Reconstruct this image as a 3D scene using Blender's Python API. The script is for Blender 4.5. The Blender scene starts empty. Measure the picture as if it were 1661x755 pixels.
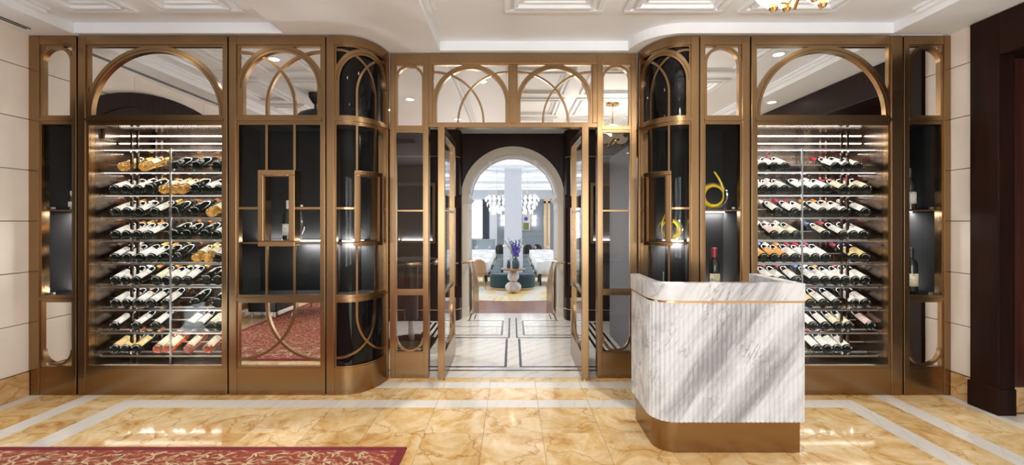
import bpy, bmesh, math, random
from mathutils import Vector, Matrix, Euler
random.seed(7)
PI = math.pi
SC = bpy.context.scene
COL = SC.collection

# ------------------------------------------------------------------ camera
FOC, CX, CY, HC = 700.0, 830.5, 360.0, 1.5      # focal length in px of a 1661 px wide frame, vanishing point, eye height
cam_d = bpy.data.cameras.new('camera'); cam = bpy.data.objects.new('camera', cam_d); COL.objects.link(cam)
cam.location = (0, 0, HC); cam.rotation_euler = (PI/2, 0, 0)
cam_d.sensor_width = 36; cam_d.lens = FOC/1661*36
cam_d.shift_x = 0.0; cam_d.shift_y = -(377.5-CY)/1661
cam_d.clip_start = 0.02
SC.camera = cam
# ------------------------------------------------------------------ world, exposure
w = bpy.data.worlds.new('world'); SC.world = w; w.use_nodes = True
bg = w.node_tree.nodes['Background']; bg.inputs[0].default_value = (0.80, 0.88, 1.0, 1); bg.inputs[1].default_value = 1.0
SC.view_settings.view_transform = 'Standard'; SC.view_settings.look = 'None'
SC.view_settings.exposure = 0.10; SC.view_settings.gamma = 1.0; SC.view_settings.use_curve_mapping = False
# ------------------------------------------------------------------ large lights: daylight, and fill added at two guessed rear windows
def area(name, loc, rot, sx, sy, power, color, spread=PI):
    l = bpy.data.lights.new(name, 'AREA'); l.shape = 'RECTANGLE'; l.size = sx; l.size_y = sy
    l.energy = power; l.color = color; l.spread = spread
    o = bpy.data.objects.new(name, l); COL.objects.link(o); o.location = loc; o.rotation_euler = rot
    return o
area('added_rear_fill', (-1.4, -4.62, 1.5), (PI/2, 0, 0), 1.5, 2.4, 120, (0.93, 0.97, 1.0))  # fill added from behind to brighten the desk front and facade
area('added_rear_fill', (1.3, -4.62, 1.5), (PI/2, 0, 0), 1.9, 2.4, 125, (0.93, 0.97, 1.0))  # second added fill, at the other guessed window
area('street_door_daylight', (-4.10, 1.93, .25), (0, -PI/2, 0), .36, .35, 5, (0.86, 0.93, 1.0))
area('dining_daylight', (-3.35, 15.0, 1.3), (PI/2, 0, -PI/2), 9.0, 2.4, 150, (0.92, 0.96, 1.0))
area('dining_daylight', (3.05, 16.0, 1.3), (PI/2, 0, PI/2), 9.0, 2.4, 120, (0.92, 0.96, 1.0))

YA, YB = 3.723, 4.125        # front plane of the cabinets, plane of the recessed entrance
HT = 3.11                    # height of the bronze frames
ZLOW, ZFIELD = 3.12, 3.21    # ceiling: beams / raised fields
XL, XR = -4.17, 3.79         # lobby side walls
def at(px, py, Y): return ((px-CX)*Y/FOC, Y, HC-(py-CY)*Y/FOC)
def xa(px): return (px-CX)*YA/FOC
def za(py): return HC-(py-CY)*YA/FOC
def xb(px): return (px-CX)*YB/FOC
def zb(py): return HC-(py-CY)*YB/FOC

# ------------------------------------------------------------------ mesh helpers
ORG = {}
class MB:
    def __init__(s): s.v = []; s.f = []
    def add(s, vs, fs):
        o = len(s.v); s.v += [tuple(v) for v in vs]; s.f += [tuple(i+o for i in f) for f in fs]; return s
    def box(s, x0, x1, y0, y1, z0, z1):
        return s.add([(x0,y0,z0),(x1,y0,z0),(x1,y1,z0),(x0,y1,z0),(x0,y0,z1),(x1,y0,z1),(x1,y1,z1),(x0,y1,z1)],
              [(0,3,2,1),(4,5,6,7),(0,1,5,4),(1,2,6,5),(2,3,7,6),(3,0,4,7)])
    def quad(s, a, b, c, d): return s.add([a,b,c,d], [(0,1,2,3)])
    def prism(s, poly, axis, a0, a1):
        n = len(poly)
        def p(u, t, a): return (a,u,t) if axis=='x' else ((u,a,t) if axis=='y' else (u,t,a))
        vs = [p(u,t,a0) for u,t in poly]+[p(u,t,a1) for u,t in poly]
        fs = [tuple(range(n))[::-1], tuple(range(n,2*n))]+[(i,(i+1)%n,n+(i+1)%n,n+i) for i in range(n)]
        return s.add(vs, fs)
    def lathe(s, prof, c=(0,0,0), n=24, sx=1.0, sy=1.0, axis='z', cap=True):
        m = len(prof); vs = []; fs = []
        for r, z in prof:
            for k in range(n):
                a = 2*PI*k/n; u, v = r*math.cos(a)*sx, r*math.sin(a)*sy
                vs.append((c[0]+u, c[1]+v, c[2]+z) if axis=='z' else (c[0]+u, c[1]+z, c[2]+v))
        for i in range(m-1):
            for k in range(n):
                fs.append((i*n+k, i*n+(k+1)%n, (i+1)*n+(k+1)%n, (i+1)*n+k))
        if cap:
            fs.append(tuple(range(n))[::-1]); fs.append(tuple((m-1)*n+k for k in range(n)))
        return s.add(vs, fs)
    def tube(s, pts, r, n=8, cap=True):
        pts = [Vector(p) for p in pts]; m = len(pts); rs = r if isinstance(r, (list, tuple)) else [r]*m
        vs = []; fs = []; prev = None
        for i, p in enumerate(pts):
            t = (pts[min(i+1,m-1)]-pts[max(i-1,0)]).normalized()
            if prev is None:
                up = Vector((0,0,1)) if abs(t.z) < .9 else Vector((1,0,0)); u = t.cross(up).normalized()
            else: u = (prev-t*prev.dot(t)).normalized()
            prev = u; v = t.cross(u)
            for k in range(n):
                a = 2*PI*k/n; vs.append(tuple(p+(u*math.cos(a)+v*math.sin(a))*rs[i]))
        for i in range(m-1):
            for k in range(n): fs.append((i*n+k, i*n+(k+1)%n, (i+1)*n+(k+1)%n, (i+1)*n+k))
        if cap: fs.append(tuple(range(n))[::-1]); fs.append(tuple((m-1)*n+k for k in range(n)))
        return s.add(vs, fs)
    def ball(s, c, rx, ry=None, rz=None, n=14, m=9):
        ry = rx if ry is None else ry; rz = rx if rz is None else rz
        prof = [(max(1e-4, math.sin(PI*i/m)), -math.cos(PI*i/m)*rz) for i in range(m+1)]
        return s.lathe(prof, c, n, rx, ry)
    def build(s, name, mat, parent=None, smooth=False, bevel=0, local=False, seg=2, kind=None):
        vs = s.v
        if local: org = Vector((0,0,0))
        elif parent is not None: org = ORG.get(parent.name, Vector((0,0,0)))
        else:
            xs = [v[0] for v in vs]; ys = [v[1] for v in vs]; zs = [v[2] for v in vs]
            org = Vector(((min(xs)+max(xs))/2, (min(ys)+max(ys))/2, min(zs)))
        me = bpy.data.meshes.new(name)
        me.from_pydata([(v[0]-org.x, v[1]-org.y, v[2]-org.z) for v in vs], [], s.f)
        bm = bmesh.new(); bm.from_mesh(me); bmesh.ops.recalc_face_normals(bm, faces=bm.faces); bm.to_mesh(me); bm.free()
        me.materials.append(M[mat] if isinstance(mat, str) else mat)
        if smooth:
            for p in me.polygons: p.use_smooth = True
            try: me.set_sharp_from_angle(angle=math.radians(35))
            except Exception: pass
        o = bpy.data.objects.new(name, me); COL.objects.link(o)
        if parent is None: o.location = org
        else: o.parent = parent
        ORG[o.name] = org
        if bevel:
            b = o.modifiers.new('bevel', 'BEVEL'); b.width = bevel; b.segments = seg; b.limit_method = 'ANGLE'
        if kind: o['kind'] = kind
        return o
def tag(o, label, cat, group=None):
    o['label'] = label; o['category'] = cat
    if group: o['group'] = group
    return o
def thing(name, label, cat, loc=(0,0,0), group=None, rotz=0):
    o = bpy.data.objects.new(name, None); COL.objects.link(o); o.location = loc; o.empty_display_size = .1
    o.rotation_euler = (0,0,rotz); ORG[o.name] = Vector(loc)
    return tag(o, label, cat, group)
def struct(mb, name, mat, **k): 
    o = mb.build(name, mat, **k); o['kind'] = 'structure'; return o
def sempty(name, loc=(0,0,0)):
    o = bpy.data.objects.new(name, None); COL.objects.link(o); o.location = loc; ORG[o.name] = Vector(loc); o['kind'] = 'structure'; return o
def copy_tree(o, parent=None):
    c = o.copy(); COL.objects.link(c); c.parent = parent
    for ch in [x for x in bpy.data.objects if x.parent == o]: copy_tree(ch, c)
    return c

# ------------------------------------------------------------------ materials
M = {}
def newmat(name):
    m = bpy.data.materials.new(name); m.use_nodes = True; M[name] = m
    nt = m.node_tree; return m, nt, nt.nodes['Principled BSDF']
def N(nt, t, **kw):
    n = nt.nodes.new(t)
    for k, v in kw.items(): setattr(n, k, v)
    return n
def setp(b, base=None, rough=None, metal=None, **kw):
    if base is not None: b.inputs['Base Color'].default_value = (*base, 1)
    if rough is not None: b.inputs['Roughness'].default_value = rough
    if metal is not None: b.inputs['Metallic'].default_value = metal
    for k, v in kw.items(): b.inputs[k].default_value = v
def coords(nt, scale=(1,1,1), rot=(0,0,0), rand=False, space='Object'):
    tc = N(nt, 'ShaderNodeTexCoord'); mp = N(nt, 'ShaderNodeMapping')
    mp.inputs['Scale'].default_value = scale; mp.inputs['Rotation'].default_value = rot
    nt.links.new(tc.outputs[space], mp.inputs['Vector'])
    if rand:
        oi = N(nt, 'ShaderNodeObjectInfo'); mu = N(nt, 'ShaderNodeMath', operation='MULTIPLY'); mu.inputs[1].default_value = 37.0
        nt.links.new(oi.outputs['Random'], mu.inputs[0]); nt.links.new(mu.outputs[0], mp.inputs['Location'])
    return mp.outputs['Vector']
def ramp(nt, fac, stops):
    r = N(nt, 'ShaderNodeValToRGB'); e = r.color_ramp.elements
    while len(e) > len(stops): e.remove(e[-1])
    while len(e) < len(stops): e.new(1)
    for q, (p, c) in zip(e, stops): q.position = p; q.color = (*c, 1)
    nt.links.new(fac, r.inputs[0]); return r.outputs[0]
def noise(nt, vec, scale, detail=4, rough=.55, dist=0.0):
    n = N(nt, 'ShaderNodeTexNoise'); n.inputs['Scale'].default_value = scale; n.inputs['Detail'].default_value = detail
    n.inputs['Roughness'].default_value = rough; n.inputs['Distortion'].default_value = dist
    nt.links.new(vec, n.inputs['Vector']); return n.outputs['Fac']
def mixc(nt, a, b, fac, mode='MIX'):
    m = N(nt, 'ShaderNodeMix', data_type='RGBA', blend_type=mode)
    if isinstance(fac, float): m.inputs[0].default_value = fac
    else: nt.links.new(fac, m.inputs[0])
    for s, i in ((a, 6), (b, 7)):
        if isinstance(s, tuple): m.inputs[i].default_value = (*s, 1)
        else: nt.links.new(s, m.inputs[i])
    return m.outputs[2]
def bump(nt, b, h, strength=.2, dist=.01):
    n = N(nt, 'ShaderNodeBump'); n.inputs['Strength'].default_value = strength; n.inputs['Distance'].default_value = dist
    nt.links.new(h, n.inputs['Height']); nt.links.new(n.outputs[0], b.inputs['Normal'])
def simple(name, base, rough=.5, metal=0.0, var=.08, scale=12, **kw):
    m, nt, b = newmat(name); setp(b, base, rough, metal, **kw)
    f = noise(nt, coords(nt), scale)
    lo = tuple(max(0, c*(1-var)) for c in base); hi = tuple(min(1, c*(1+var)) for c in base)
    nt.links.new(ramp(nt, f, [(.3, lo), (.7, hi)]), b.inputs['Base Color']); return m
def emit(name, col, strength, base=(.8,.8,.8)):
    m, nt, b = newmat(name); setp(b, base, .4); b.inputs['Emission Color'].default_value = (*col, 1); b.inputs['Emission Strength'].default_value = strength; return m
def brushed(name, base, rough, horiz=False):
    m, nt, b = newmat(name); setp(b, base, rough, 1.0)
    v = coords(nt, (3, 3, 700) if horiz else (700, 700, 3))
    f = noise(nt, v, 1.0, 3)
    lo = tuple(c*.96 for c in base); hi = tuple(min(1, c*1.04) for c in base)
    nt.links.new(ramp(nt, f, [(.3, lo), (.7, hi)]), b.inputs['Base Color']); b.inputs['Anisotropic'].default_value = .5
    return m
brushed('bronze', (.31, .198, .102), .26)
brushed('bronze_dark', (.20, .125, .065), .30)
brushed('brass', (.72, .50, .26), .24)
simple('gap_dark', (.02, .012, .008), .6)
m, nt, b = newmat('mirror'); setp(b, (.86, .86, .85), .015, 1.0)
f = noise(nt, coords(nt), 2.0); nt.links.new(ramp(nt, f, [(.3, (.84,.84,.83)), (.7, (.88,.88,.87))]), b.inputs['Base Color'])
simple('black_glass', (.004, .004, .005), .04, var=.2, **{'Specular IOR Level': .22})
simple('black_panel', (.015, .015, .016), .5, var=.15, scale=3, **{'Specular IOR Level': .0})
simple('black_satin', (.018, .017, .018), .35)
def panes(name, tint, base_r, refl_rough=.01):
    m, nt, b = newmat(name); nt.nodes.remove(b)
    out = nt.nodes['Material Output']
    tr = N(nt, 'ShaderNodeBsdfTransparent'); tr.inputs[0].default_value = (*tint, 1)
    gl = N(nt, 'ShaderNodeBsdfGlossy'); gl.inputs['Roughness'].default_value = refl_rough; gl.inputs['Color'].default_value = (1,1,1,1)
    lw = N(nt, 'ShaderNodeLayerWeight'); lw.inputs['Blend'].default_value = .5
    pw = N(nt, 'ShaderNodeMath', operation='POWER'); pw.inputs[1].default_value = 5
    ma = N(nt, 'ShaderNodeMath', operation='MULTIPLY_ADD'); ma.inputs[1].default_value = .9; ma.inputs[2].default_value = base_r
    nt.links.new(lw.outputs['Facing'], pw.inputs[0]); nt.links.new(pw.outputs[0], ma.inputs[0])
    mx = N(nt, 'ShaderNodeMixShader'); nt.links.new(ma.outputs[0], mx.inputs[0])
    nt.links.new(tr.outputs[0], mx.inputs[1]); nt.links.new(gl.outputs[0], mx.inputs[2]); nt.links.new(mx.outputs[0], out.inputs[0])
panes('glass', (.97, .98, .97), .005)
panes('sidelight_glass', (.90, .90, .91), .030)
panes('shelf_glass', (.94, .94, .93), .05)
simple('steel', (.68, .65, .62), .30, 1.0)
simple('back_steel', (.20, .155, .125), .22, 1.0, var=.35, scale=5)
emit('led', (1.0, .96, .92), 9)
emit('led_wine', (1.0, .94, .88), 15)
emit('led_soft', (1.0, .96, .92), 9)
# white veined marble of the host stand
def white_marble(name, rot, base=(.80,.79,.79), vein=(.42,.40,.41), scale=1.0, rough=.22, rand=False):
    m, nt, b = newmat(name); setp(b, base, rough)
    v = coords(nt, (scale,)*3, rot, rand)
    cl = noise(nt, v, 2.2, 6, .6, .6)
    wv = N(nt, 'ShaderNodeTexWave', wave_type='BANDS', bands_direction='X', wave_profile='SIN')
    wv.inputs['Scale'].default_value = 1.5; wv.inputs['Distortion'].default_value = 7.0; wv.inputs['Detail'].default_value = 5; wv.inputs['Detail Scale'].default_value = 1.3; wv.inputs['Detail Roughness'].default_value = .62
    nt.links.new(v, wv.inputs['Vector'])
    mid = tuple((a+c)/2*1.06 for a, c in zip(base, vein))
    veins = ramp(nt, wv.outputs['Fac'], [(0.0, vein), (.05, mid), (.20, base), (1, base)])
    clouds = ramp(nt, cl, [(.36, mid), (.55, base), (1, tuple(min(1, c*1.06) for c in base))])
    nt.links.new(mixc(nt, veins, clouds, .5), b.inputs['Base Color'])
    return m
m, nt, b = newmat('desk_marble'); setp(b, (.8,.8,.81), .24)
v = coords(nt, (1,1,1), (0, math.radians(-34), 0)); v2 = N(nt, 'ShaderNodeMapping'); v2.inputs['Scale'].default_value = (5.5, 5.5, .95); nt.links.new(v, v2.inputs['Vector'])
st = noise(nt, v2.outputs[0], 1.25, 7, .58, .35); th = noise(nt, v2.outputs[0], 1.9, 8, .62, .6)
ab = N(nt, 'ShaderNodeMath', operation='SUBTRACT'); ab.inputs[1].default_value = .5; nt.links.new(th, ab.inputs[0])
ab2 = N(nt, 'ShaderNodeMath', operation='ABSOLUTE'); nt.links.new(ab.outputs[0], ab2.inputs[0])
broad = ramp(nt, st, [(.34, (.34,.35,.38)), (.46, (.58,.60,.64)), (.57, (.76,.79,.84)), (1, (.82,.85,.90))])
thin = ramp(nt, ab2.outputs[0], [(0, (.48,.44,.42)), (.010, (.74,.72,.71)), (.030, (1,1,1))])
msk = ramp(nt, noise(nt, v, 3.0, 3), [(.48, (0,0,0)), (.62, (1,1,1))])
nt.links.new(mixc(nt, broad, mixc(nt, broad, thin, 1.0, 'MULTIPLY'), msk), b.inputs['Base Color'])
white_marble('floor_white', (0, 0, .8), (.82,.79,.74), (.55,.51,.47), 1.3, .09)
white_marble('strip_white', (0, 0, .3), (.78,.75,.70), (.66,.62,.57), 2.0, .12, True)
simple('inlay_black', (.02,.02,.02), .12)
# golden marble tiles
def gold_marble(name, c1, c2, c3, rough, rand=True, space='Object'):
    m, nt, b = newmat(name); setp(b, c2, rough)
    v = coords(nt, (1,1,1), (0,0,.5), rand, space)
    big = noise(nt, v, 3.2, 7, .62, 1.6); fine = noise(nt, v, 16, 6, .7, .8)
    col = ramp(nt, big, [(.28, c1), (.45, c2), (.62, c3), (.8, c2)])
    col = mixc(nt, col, ramp(nt, fine, [(.3, (.80,.72,.60)), (.55, (1,1,1))]), .55, 'MULTIPLY')
    vor = N(nt, 'ShaderNodeTexVoronoi', feature='DISTANCE_TO_EDGE'); vor.inputs['Scale'].default_value = 3.1
    dn = N(nt, 'ShaderNodeTexNoise'); dn.inputs['Scale'].default_value = 4; dn.inputs['Detail'].default_value = 5; nt.links.new(v, dn.inputs['Vector'])
    nt.links.new(mixc(nt, v, dn.outputs['Color'], .35), vor.inputs['Vector'])
    vein = ramp(nt, vor.outputs['Distance'], [(0, (.50,.36,.22)), (.012, (.86,.78,.66)), (.03, (1,1,1))])
    col = mixc(nt, col, vein, .75, 'MULTIPLY')
    if rand:
        oi = N(nt, 'ShaderNodeObjectInfo'); tint = ramp(nt, oi.outputs['Random'], [(0, (.86,.80,.70)), (.5, (1,.97,.92)), (1, (1,1,1))])
        col = mixc(nt, col, tint, 1.0, 'MULTIPLY')
    nt.links.new(col, b.inputs['Base Color']); return m
gold_marble('gold_tile', (.55,.28,.075), (.79,.55,.26), (.90,.74,.48), .09)
gold_marble('gold_base', (.36,.20,.08), (.55,.34,.15), (.68,.46,.24), .2, False)
simple('grout', (.28,.19,.10), .6)
# big floor beyond the built tiles
m, nt, b = newmat('floor_far'); setp(b, (.75,.5,.22), .1)
v = coords(nt); br = N(nt, 'ShaderNodeTexBrick', offset=0.0); br.inputs['Scale'].default_value = 1; br.inputs['Brick Width'].default_value = .417; br.inputs['Row Height'].default_value = .417; br.inputs['Mortar Size'].default_value = .003
br.inputs['Color1'].default_value = (.80,.60,.36,1); br.inputs['Color2'].default_value = (.72,.50,.27,1); br.inputs['Mortar'].default_value = (.3,.2,.1,1)
nt.links.new(v, br.inputs['Vector'])
nt.links.new(mixc(nt, br.outputs['Color'], ramp(nt, noise(nt, v, 6, 6, .6, 1.0), [(.3, (.7,.6,.45)), (.6, (1,1,1))]), .8, 'MULTIPLY'), b.inputs['Base Color'])
simple('stone', (.80,.74,.665), .5, var=.05, scale=3)
simple('stone_joint', (.20,.16,.12), .8)
simple('white_paint', (.84,.88,.93), .6, var=.015, scale=2)
simple('cream_paint', (.74,.66,.54), .45, var=.04, scale=3)
simple('arch_white', (.72,.70,.68), .45, var=.03)
# dark stained wood
def wood(name, c1, c2, rough, scale=(22, 22, 1.2)):
    m, nt, b = newmat(name); setp(b, c1, rough)
    f = noise(nt, coords(nt, scale), 1.0, 5, .6, .4)
    nt.links.new(ramp(nt, f, [(.3, c1), (.7, c2)]), b.inputs['Base Color']); return m
wood('portal_wood', (.014,.006,.004), (.026,.010,.007), .42); M['portal_wood'].node_tree.nodes['Principled BSDF'].inputs['Specular IOR Level'].default_value = .10
wood('portal_door_wood', (.040,.012,.009), (.075,.024,.017), .16)
wood('vestibule_wood', (.024,.012,.009), (.036,.019,.014), .36); M['vestibule_wood'].node_tree.nodes['Principled BSDF'].inputs['Specular IOR Level'].default_value = .25
# rug
m, nt, b = newmat('rug'); setp(b, (.35,.06,.05), .95)
v = coords(nt)
dn = N(nt, 'ShaderNodeTexNoise'); dn.inputs['Scale'].default_value = 3.2; dn.inputs['Detail'].default_value = 2; nt.links.new(v, dn.inputs['Vector'])
wv = N(nt, 'ShaderNodeTexWave', wave_type='RINGS', rings_direction='SPHERICAL'); wv.inputs['Scale'].default_value = 5.5; wv.inputs['Distortion'].default_value = 9; wv.inputs['Detail'].default_value = 2; wv.inputs['Detail Scale'].default_value = 2.2
nt.links.new(v, wv.inputs['Vector'])
lf = noise(nt, v, 9, 2, .5, 2.5)
mu = N(nt, 'ShaderNodeMath', operation='MULTIPLY'); nt.links.new(wv.outputs['Fac'], mu.inputs[0]); nt.links.new(lf, mu.inputs[1])
field = ramp(nt, mu.outputs[0], [(.0, (.25,.05,.026)), (.24, (.33,.075,.038)), (.38, (.38,.10,.055)), (.45, (.48,.24,.13)), (.52, (.58,.42,.26)), (.60, (.34,.08,.042))])
nt.links.new(field, b.inputs['Base Color']); bump(nt, b, noise(nt, v, 260, 2), .5, .004)
simple('rug_border', (.20,.020,.032), .95, var=.2, scale=60)
simple('rug_leaf', (.66,.50,.32), .95, var=.2, scale=40)
# bottles
simple('bottle_dark', (.010,.012,.010), .06, var=.3, scale=30)
for nm, c in (('bottle_gold', (.86,.52,.14)), ('bottle_rose', (.80,.26,.14)), ('bottle_clear', (.66,.60,.54))):
    mm = simple(nm, c, .05, var=.1); mm.node_tree.nodes['Principled BSDF'].inputs['Transmission Weight'].default_value = .75
def paper(name, base):
    m, nt, b = newmat(name); setp(b, base, .7)
    v = coords(nt, (60, 110, 60)); f = noise(nt, v, 1.0, 1)
    nt.links.new(ramp(nt, f, [(.56, base), (.66, tuple(c*.62 for c in base))]), b.inputs['Base Color'])
paper('label_white', (.80,.76,.72)); paper('label_yellow', (.78,.58,.26)); paper('label_orange', (.72,.36,.10)); paper('label_pink', (.72,.52,.48)); paper('label_cream', (.76,.70,.52))
for nm, c in (('cap_orange', (.62,.22,.05)), ('cap_red', (.32,.02,.04)), ('cap_black', (.02,.02,.02)), ('cap_white', (.65,.60,.56)), ('cap_gold', (.55,.36,.10)), ('cap_wine', (.30,.05,.09)), ('cap_blue', (.08,.14,.32))):
    simple(nm, c, .32, var=.15)
mm = simple('amber_glass', (.95,.70,.02), .05, var=.05); pb = mm.node_tree.nodes['Principled BSDF']; pb.inputs['Transmission Weight'].default_value = .25
panes('decanter_glass', (.95,.96,.95), .10)
mm = simple('whisky', (.75,.28,.02), .05); mm.node_tree.nodes['Principled BSDF'].inputs['Transmission Weight'].default_value = .5
emit('shade_glow', (1.0, .80, .52), 2.6, (.9,.8,.65))
panes('shade_glass', (.98,.95,.90), .12)
emit('downlight_lens', (1.0, .93, .82), 30)
# dining room
simple('teal_velvet', (.006,.042,.055), .55, var=.25, scale=6, **{'Sheen Weight': .15})
simple('linen', (.80,.79,.78), .75, var=.03)
simple('tan_leather', (.50,.29,.15), .5)
simple('blue_grey_wall', (.34,.39,.46), .6, var=.03, scale=2)
simple('pale_wall', (.72,.74,.78), .6, var=.02, scale=2)
simple('curtain', (.16,.19,.22), .8, var=.2)
m, nt, b = newmat('carpet'); setp(b, (.7,.6,.4), .95)
f = noise(nt, coords(nt, (.9, .35, 1)), 1.3, 4, .6, 1.8)
nt.links.new(ramp(nt, f, [(.3, (.72,.70,.68)), (.45, (.80,.74,.60)), (.55, (.82,.58,.20)), (.65, (.66,.66,.70)), (.8, (.80,.74,.58))]), b.inputs['Base Color'])
wood('red_floor', (.30,.13,.09), (.40,.20,.14), .25, (3, 14, 3))
simple('pedestal_stone', (.62,.54,.48), .4, var=.35, scale=9)
simple('pedestal_wood', (.42,.22,.10), .3, var=.2)
mm = simple('vase_glass', (.10,.17,.20), .06); mm.node_tree.nodes['Principled BSDF'].inputs['Transmission Weight'].default_value = .4
simple('petal_purple', (.13,.09,.46), .6, var=.5, scale=30)
simple('petal_white', (.80,.80,.78), .6)
simple('leaf_green', (.22,.30,.12), .6, var=.3)
simple('spray_cream', (.62,.62,.42), .7, var=.3)
emit('crystal', (1.0, .98, .96), .75, (.9,.9,.9))
emit('daylight_pane', (.90, .97, 1.0), 4.0)
emit('cove_light', (1.0, .96, .90), 2.6)
emit('sconce_glow', (1.0, .95, .88), 6.0)
simple('marble_wall', (.58,.52,.47), .3)
simple('screen_grey', (.20,.195,.21), .5, var=.04, scale=2)

# ================================================================== THE LOBBY SHELL
fl = MB(); fl.box(XL-.3, XR+1.2, -4.9, 2.22, -.12, 0.0); floor = struct(fl, 'floor', 'floor_far')
mb = MB(); mb.box(XL-.1, XR+1.2, 2.22, 4.26, -.12, -.004); mb.build('tile_bed', 'grout', floor)
G = .0012
TILE = {}
def tile(x0, x1, y0, y1, mat, name):
    key = (round(x1-x0, 3), round(y1-y0, 3), mat)
    if key not in TILE:
        w_, d_ = (x1-x0)/2-G, (y1-y0)/2-G
        t = MB().box(-w_, w_, -d_, d_, -.012, 0).build(name, mat, floor, local=True)
        TILE[key] = t
    else:
        t = TILE[key].copy(); COL.objects.link(t); t.parent = floor
    o = ORG[floor.name]; t.location = ((x0+x1)/2-o.x, (y0+y1)/2-o.y, 0-o.z)
def cuts(a, b, ref, pitch):
    k = math.ceil((a-ref)/pitch+1e-4); xs = [a]
    while ref+k*pitch < b-1e-4: xs.append(ref+k*pitch); k += 1
    xs.append(b)
    if len(xs) > 2 and xs[1]-xs[0] < .06: xs.pop(1)
    if len(xs) > 2 and xs[-1]-xs[-2] < .06: xs.pop(-2)
    return list(zip(xs[:-1], xs[1:]))
P = .417; REF = -.203
for y0, y1 in ((3.06, 3.48), (2.64, 3.06), (2.22, 2.64)):
    for a, c in cuts(-3.08, 2.69, REF, P): tile(a, c, y0, y1, 'gold_tile', 'tile')
for a, c in cuts(-3.25, 2.85, REF, P): tile(a, c, 3.48, 3.63, 'strip_white', 'tile_strip')
for a, c in cuts(-3.25, 2.85, REF, P): tile(a, c, 3.63, 3.887, 'gold_tile', 'tile')
for a, c in cuts(-1.40, 1.45, REF, P): tile(a, c, 3.887, 4.038, 'strip_white', 'tile_strip')
for a, c in cuts(-1.40, 1.45, REF, P): tile(a, c, 4.038, 4.15, 'gold_tile', 'tile')
for a, c, mt in ((-3.25,-3.08,'w'), (-3.53,-3.25,'g'), (-3.68,-3.53,'w'), (-4.05,-3.68,'g'), (-4.17,-4.05,'w'),
                 (2.69,2.85,'w'), (2.85,3.107,'g'), (3.107,3.26,'w'), (3.26,3.69,'g'), (3.69,3.79,'w')):
    top = 3.48 if (a, c) in ((-3.25,-3.08), (2.69,2.85)) else 3.80
    for y0, y1 in cuts(2.22, top, 3.06, .42):
        tile(a, c, y0, y1, 'strip_white' if mt == 'w' else 'gold_tile', 'tile_strip' if mt == 'w' else 'tile')
for y0, y1 in cuts(2.22, 3.36, 3.06, .42): tile(3.79, 4.9, y0, y1, 'strip_white', 'tile_strip')

# ---- side walls, clad with stone panels that have open joints
COURSES = [0.21]+[1.505+.4395*k for k in range(-2, 4)]+[3.2]
def stone_wall(name, xface, sign, segs):
    wl = MB(); x0, x1 = (xface-.25, xface-.022) if sign > 0 else (xface+.022, xface+.25)
    for y0, y1 in segs: wl.box(x0, x1, y0, y1, 0, 3.3)
    wall = struct(wl, name, 'stone_joint')
    for y0, y1 in segs:
        n = max(1, round((y1-y0)/1.1)); L = (y1-y0)/n
        for k in range(n):
            for z0, z1 in zip(COURSES[:-1], COURSES[1:]):
                a, c = (xface-.024, xface) if sign > 0 else (xface, xface+.024)
                MB().box(a, c, y0+k*L+.002, y0+(k+1)*L-.002, z0+.003, z1-.003).build('stone_panel', 'stone', wall, bevel=.002, seg=1)
    return wall
stone_wall('wall_left', XL, +1, [(-4.7, 3.80)])
stone_wall('wall_right', XR, -1, [(3.545, 3.80), (-4.7, 0.9)])
bb = MB(); bb.box(XL-.02, XL+.012, -4.6, 3.72, 0, .205); struct(bb, 'baseboard_left', 'gold_base', bevel=.004)
bb = MB(); bb.box(XR-.012, XR+.02, 3.545, 3.72, 0, .205); bb.box(XR-.012, XR+.02, -4.6, .9, 0, .205); struct(bb, 'baseboard_right', 'gold_base', bevel=.004)
# ---- wall behind the camera with two guessed tall windows for the added fill
bw = MB()
bw.box(XL, -2.2, -4.9, -4.65, 0, 3.3); bw.box(-.6, .3, -4.9, -4.65, 0, 3.3); bw.box(2.3, XR+.2, -4.9, -4.65, 0, 3.3)
bw.box(-2.2, -.6, -4.9, -4.65, 0, .25); bw.box(.3, 2.3, -4.9, -4.65, 0, .25); bw.box(-2.2, -.6, -4.9, -4.65, 2.75, 3.3); bw.box(.3, 2.3, -4.9, -4.65, 2.75, 3.3)
struct(bw, 'wall_back', 'stone')
for k, (a, c) in enumerate(((-2.2, -.6), (.3, 2.3))):
    f = MB()
    f.box(a, c, -4.85, -4.78, .25, .33); f.box(a, c, -4.85, -4.78, 2.67, 2.75); f.box(a, a+.08, -4.85, -4.78, .33, 2.67); f.box(c-.08, c, -4.85, -4.78, .33, 2.67)
    f.box((a+c)/2-.03, (a+c)/2+.03, -4.85, -4.78, .33, 2.67)
    wo = struct(f, 'window_%d' % (k+1), 'bronze_dark')
    MB().box(a+.08, c-.08, -4.83, -4.82, .33, 2.67).build('pane', 'glass', wo)

# ---- ceiling: raised coffered fields between lower beams
cl = MB(); cl.box(XL-.2, XR+1.2, -4.9, 4.3, ZFIELD, ZFIELD+.2); ceil = struct(cl, 'ceiling', 'white_paint')
def beam(x0, x1, y0, y1, z=ZLOW): 
    o = MB().box(x0, x1, y0, y1, z, ZFIELD+.01).build('beam', 'white_paint', ceil, bevel=.006); return o
beam(XL-.05, -3.76, -4.7, 3.80, 3.112); beam(-1.97, -.68, -4.7, 4.24); beam(3.27, XR+.1, -4.7, 3.74)
beam(-3.76, -1.97, 3.70, 3.80)
pl = [(-.68, 4.24), (-.68, 4.08), (1.10, 4.08)]+[(1.50-.40*math.cos(PI/2*k/10), 4.08-.38*math.sin(PI/2*k/10)) for k in range(1, 11)]+[(3.27, 3.70), (3.27, 4.24)]
MB().prism(pl, 'z', ZLOW, ZFIELD+.01).build('beam', 'white_paint', ceil)
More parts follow.
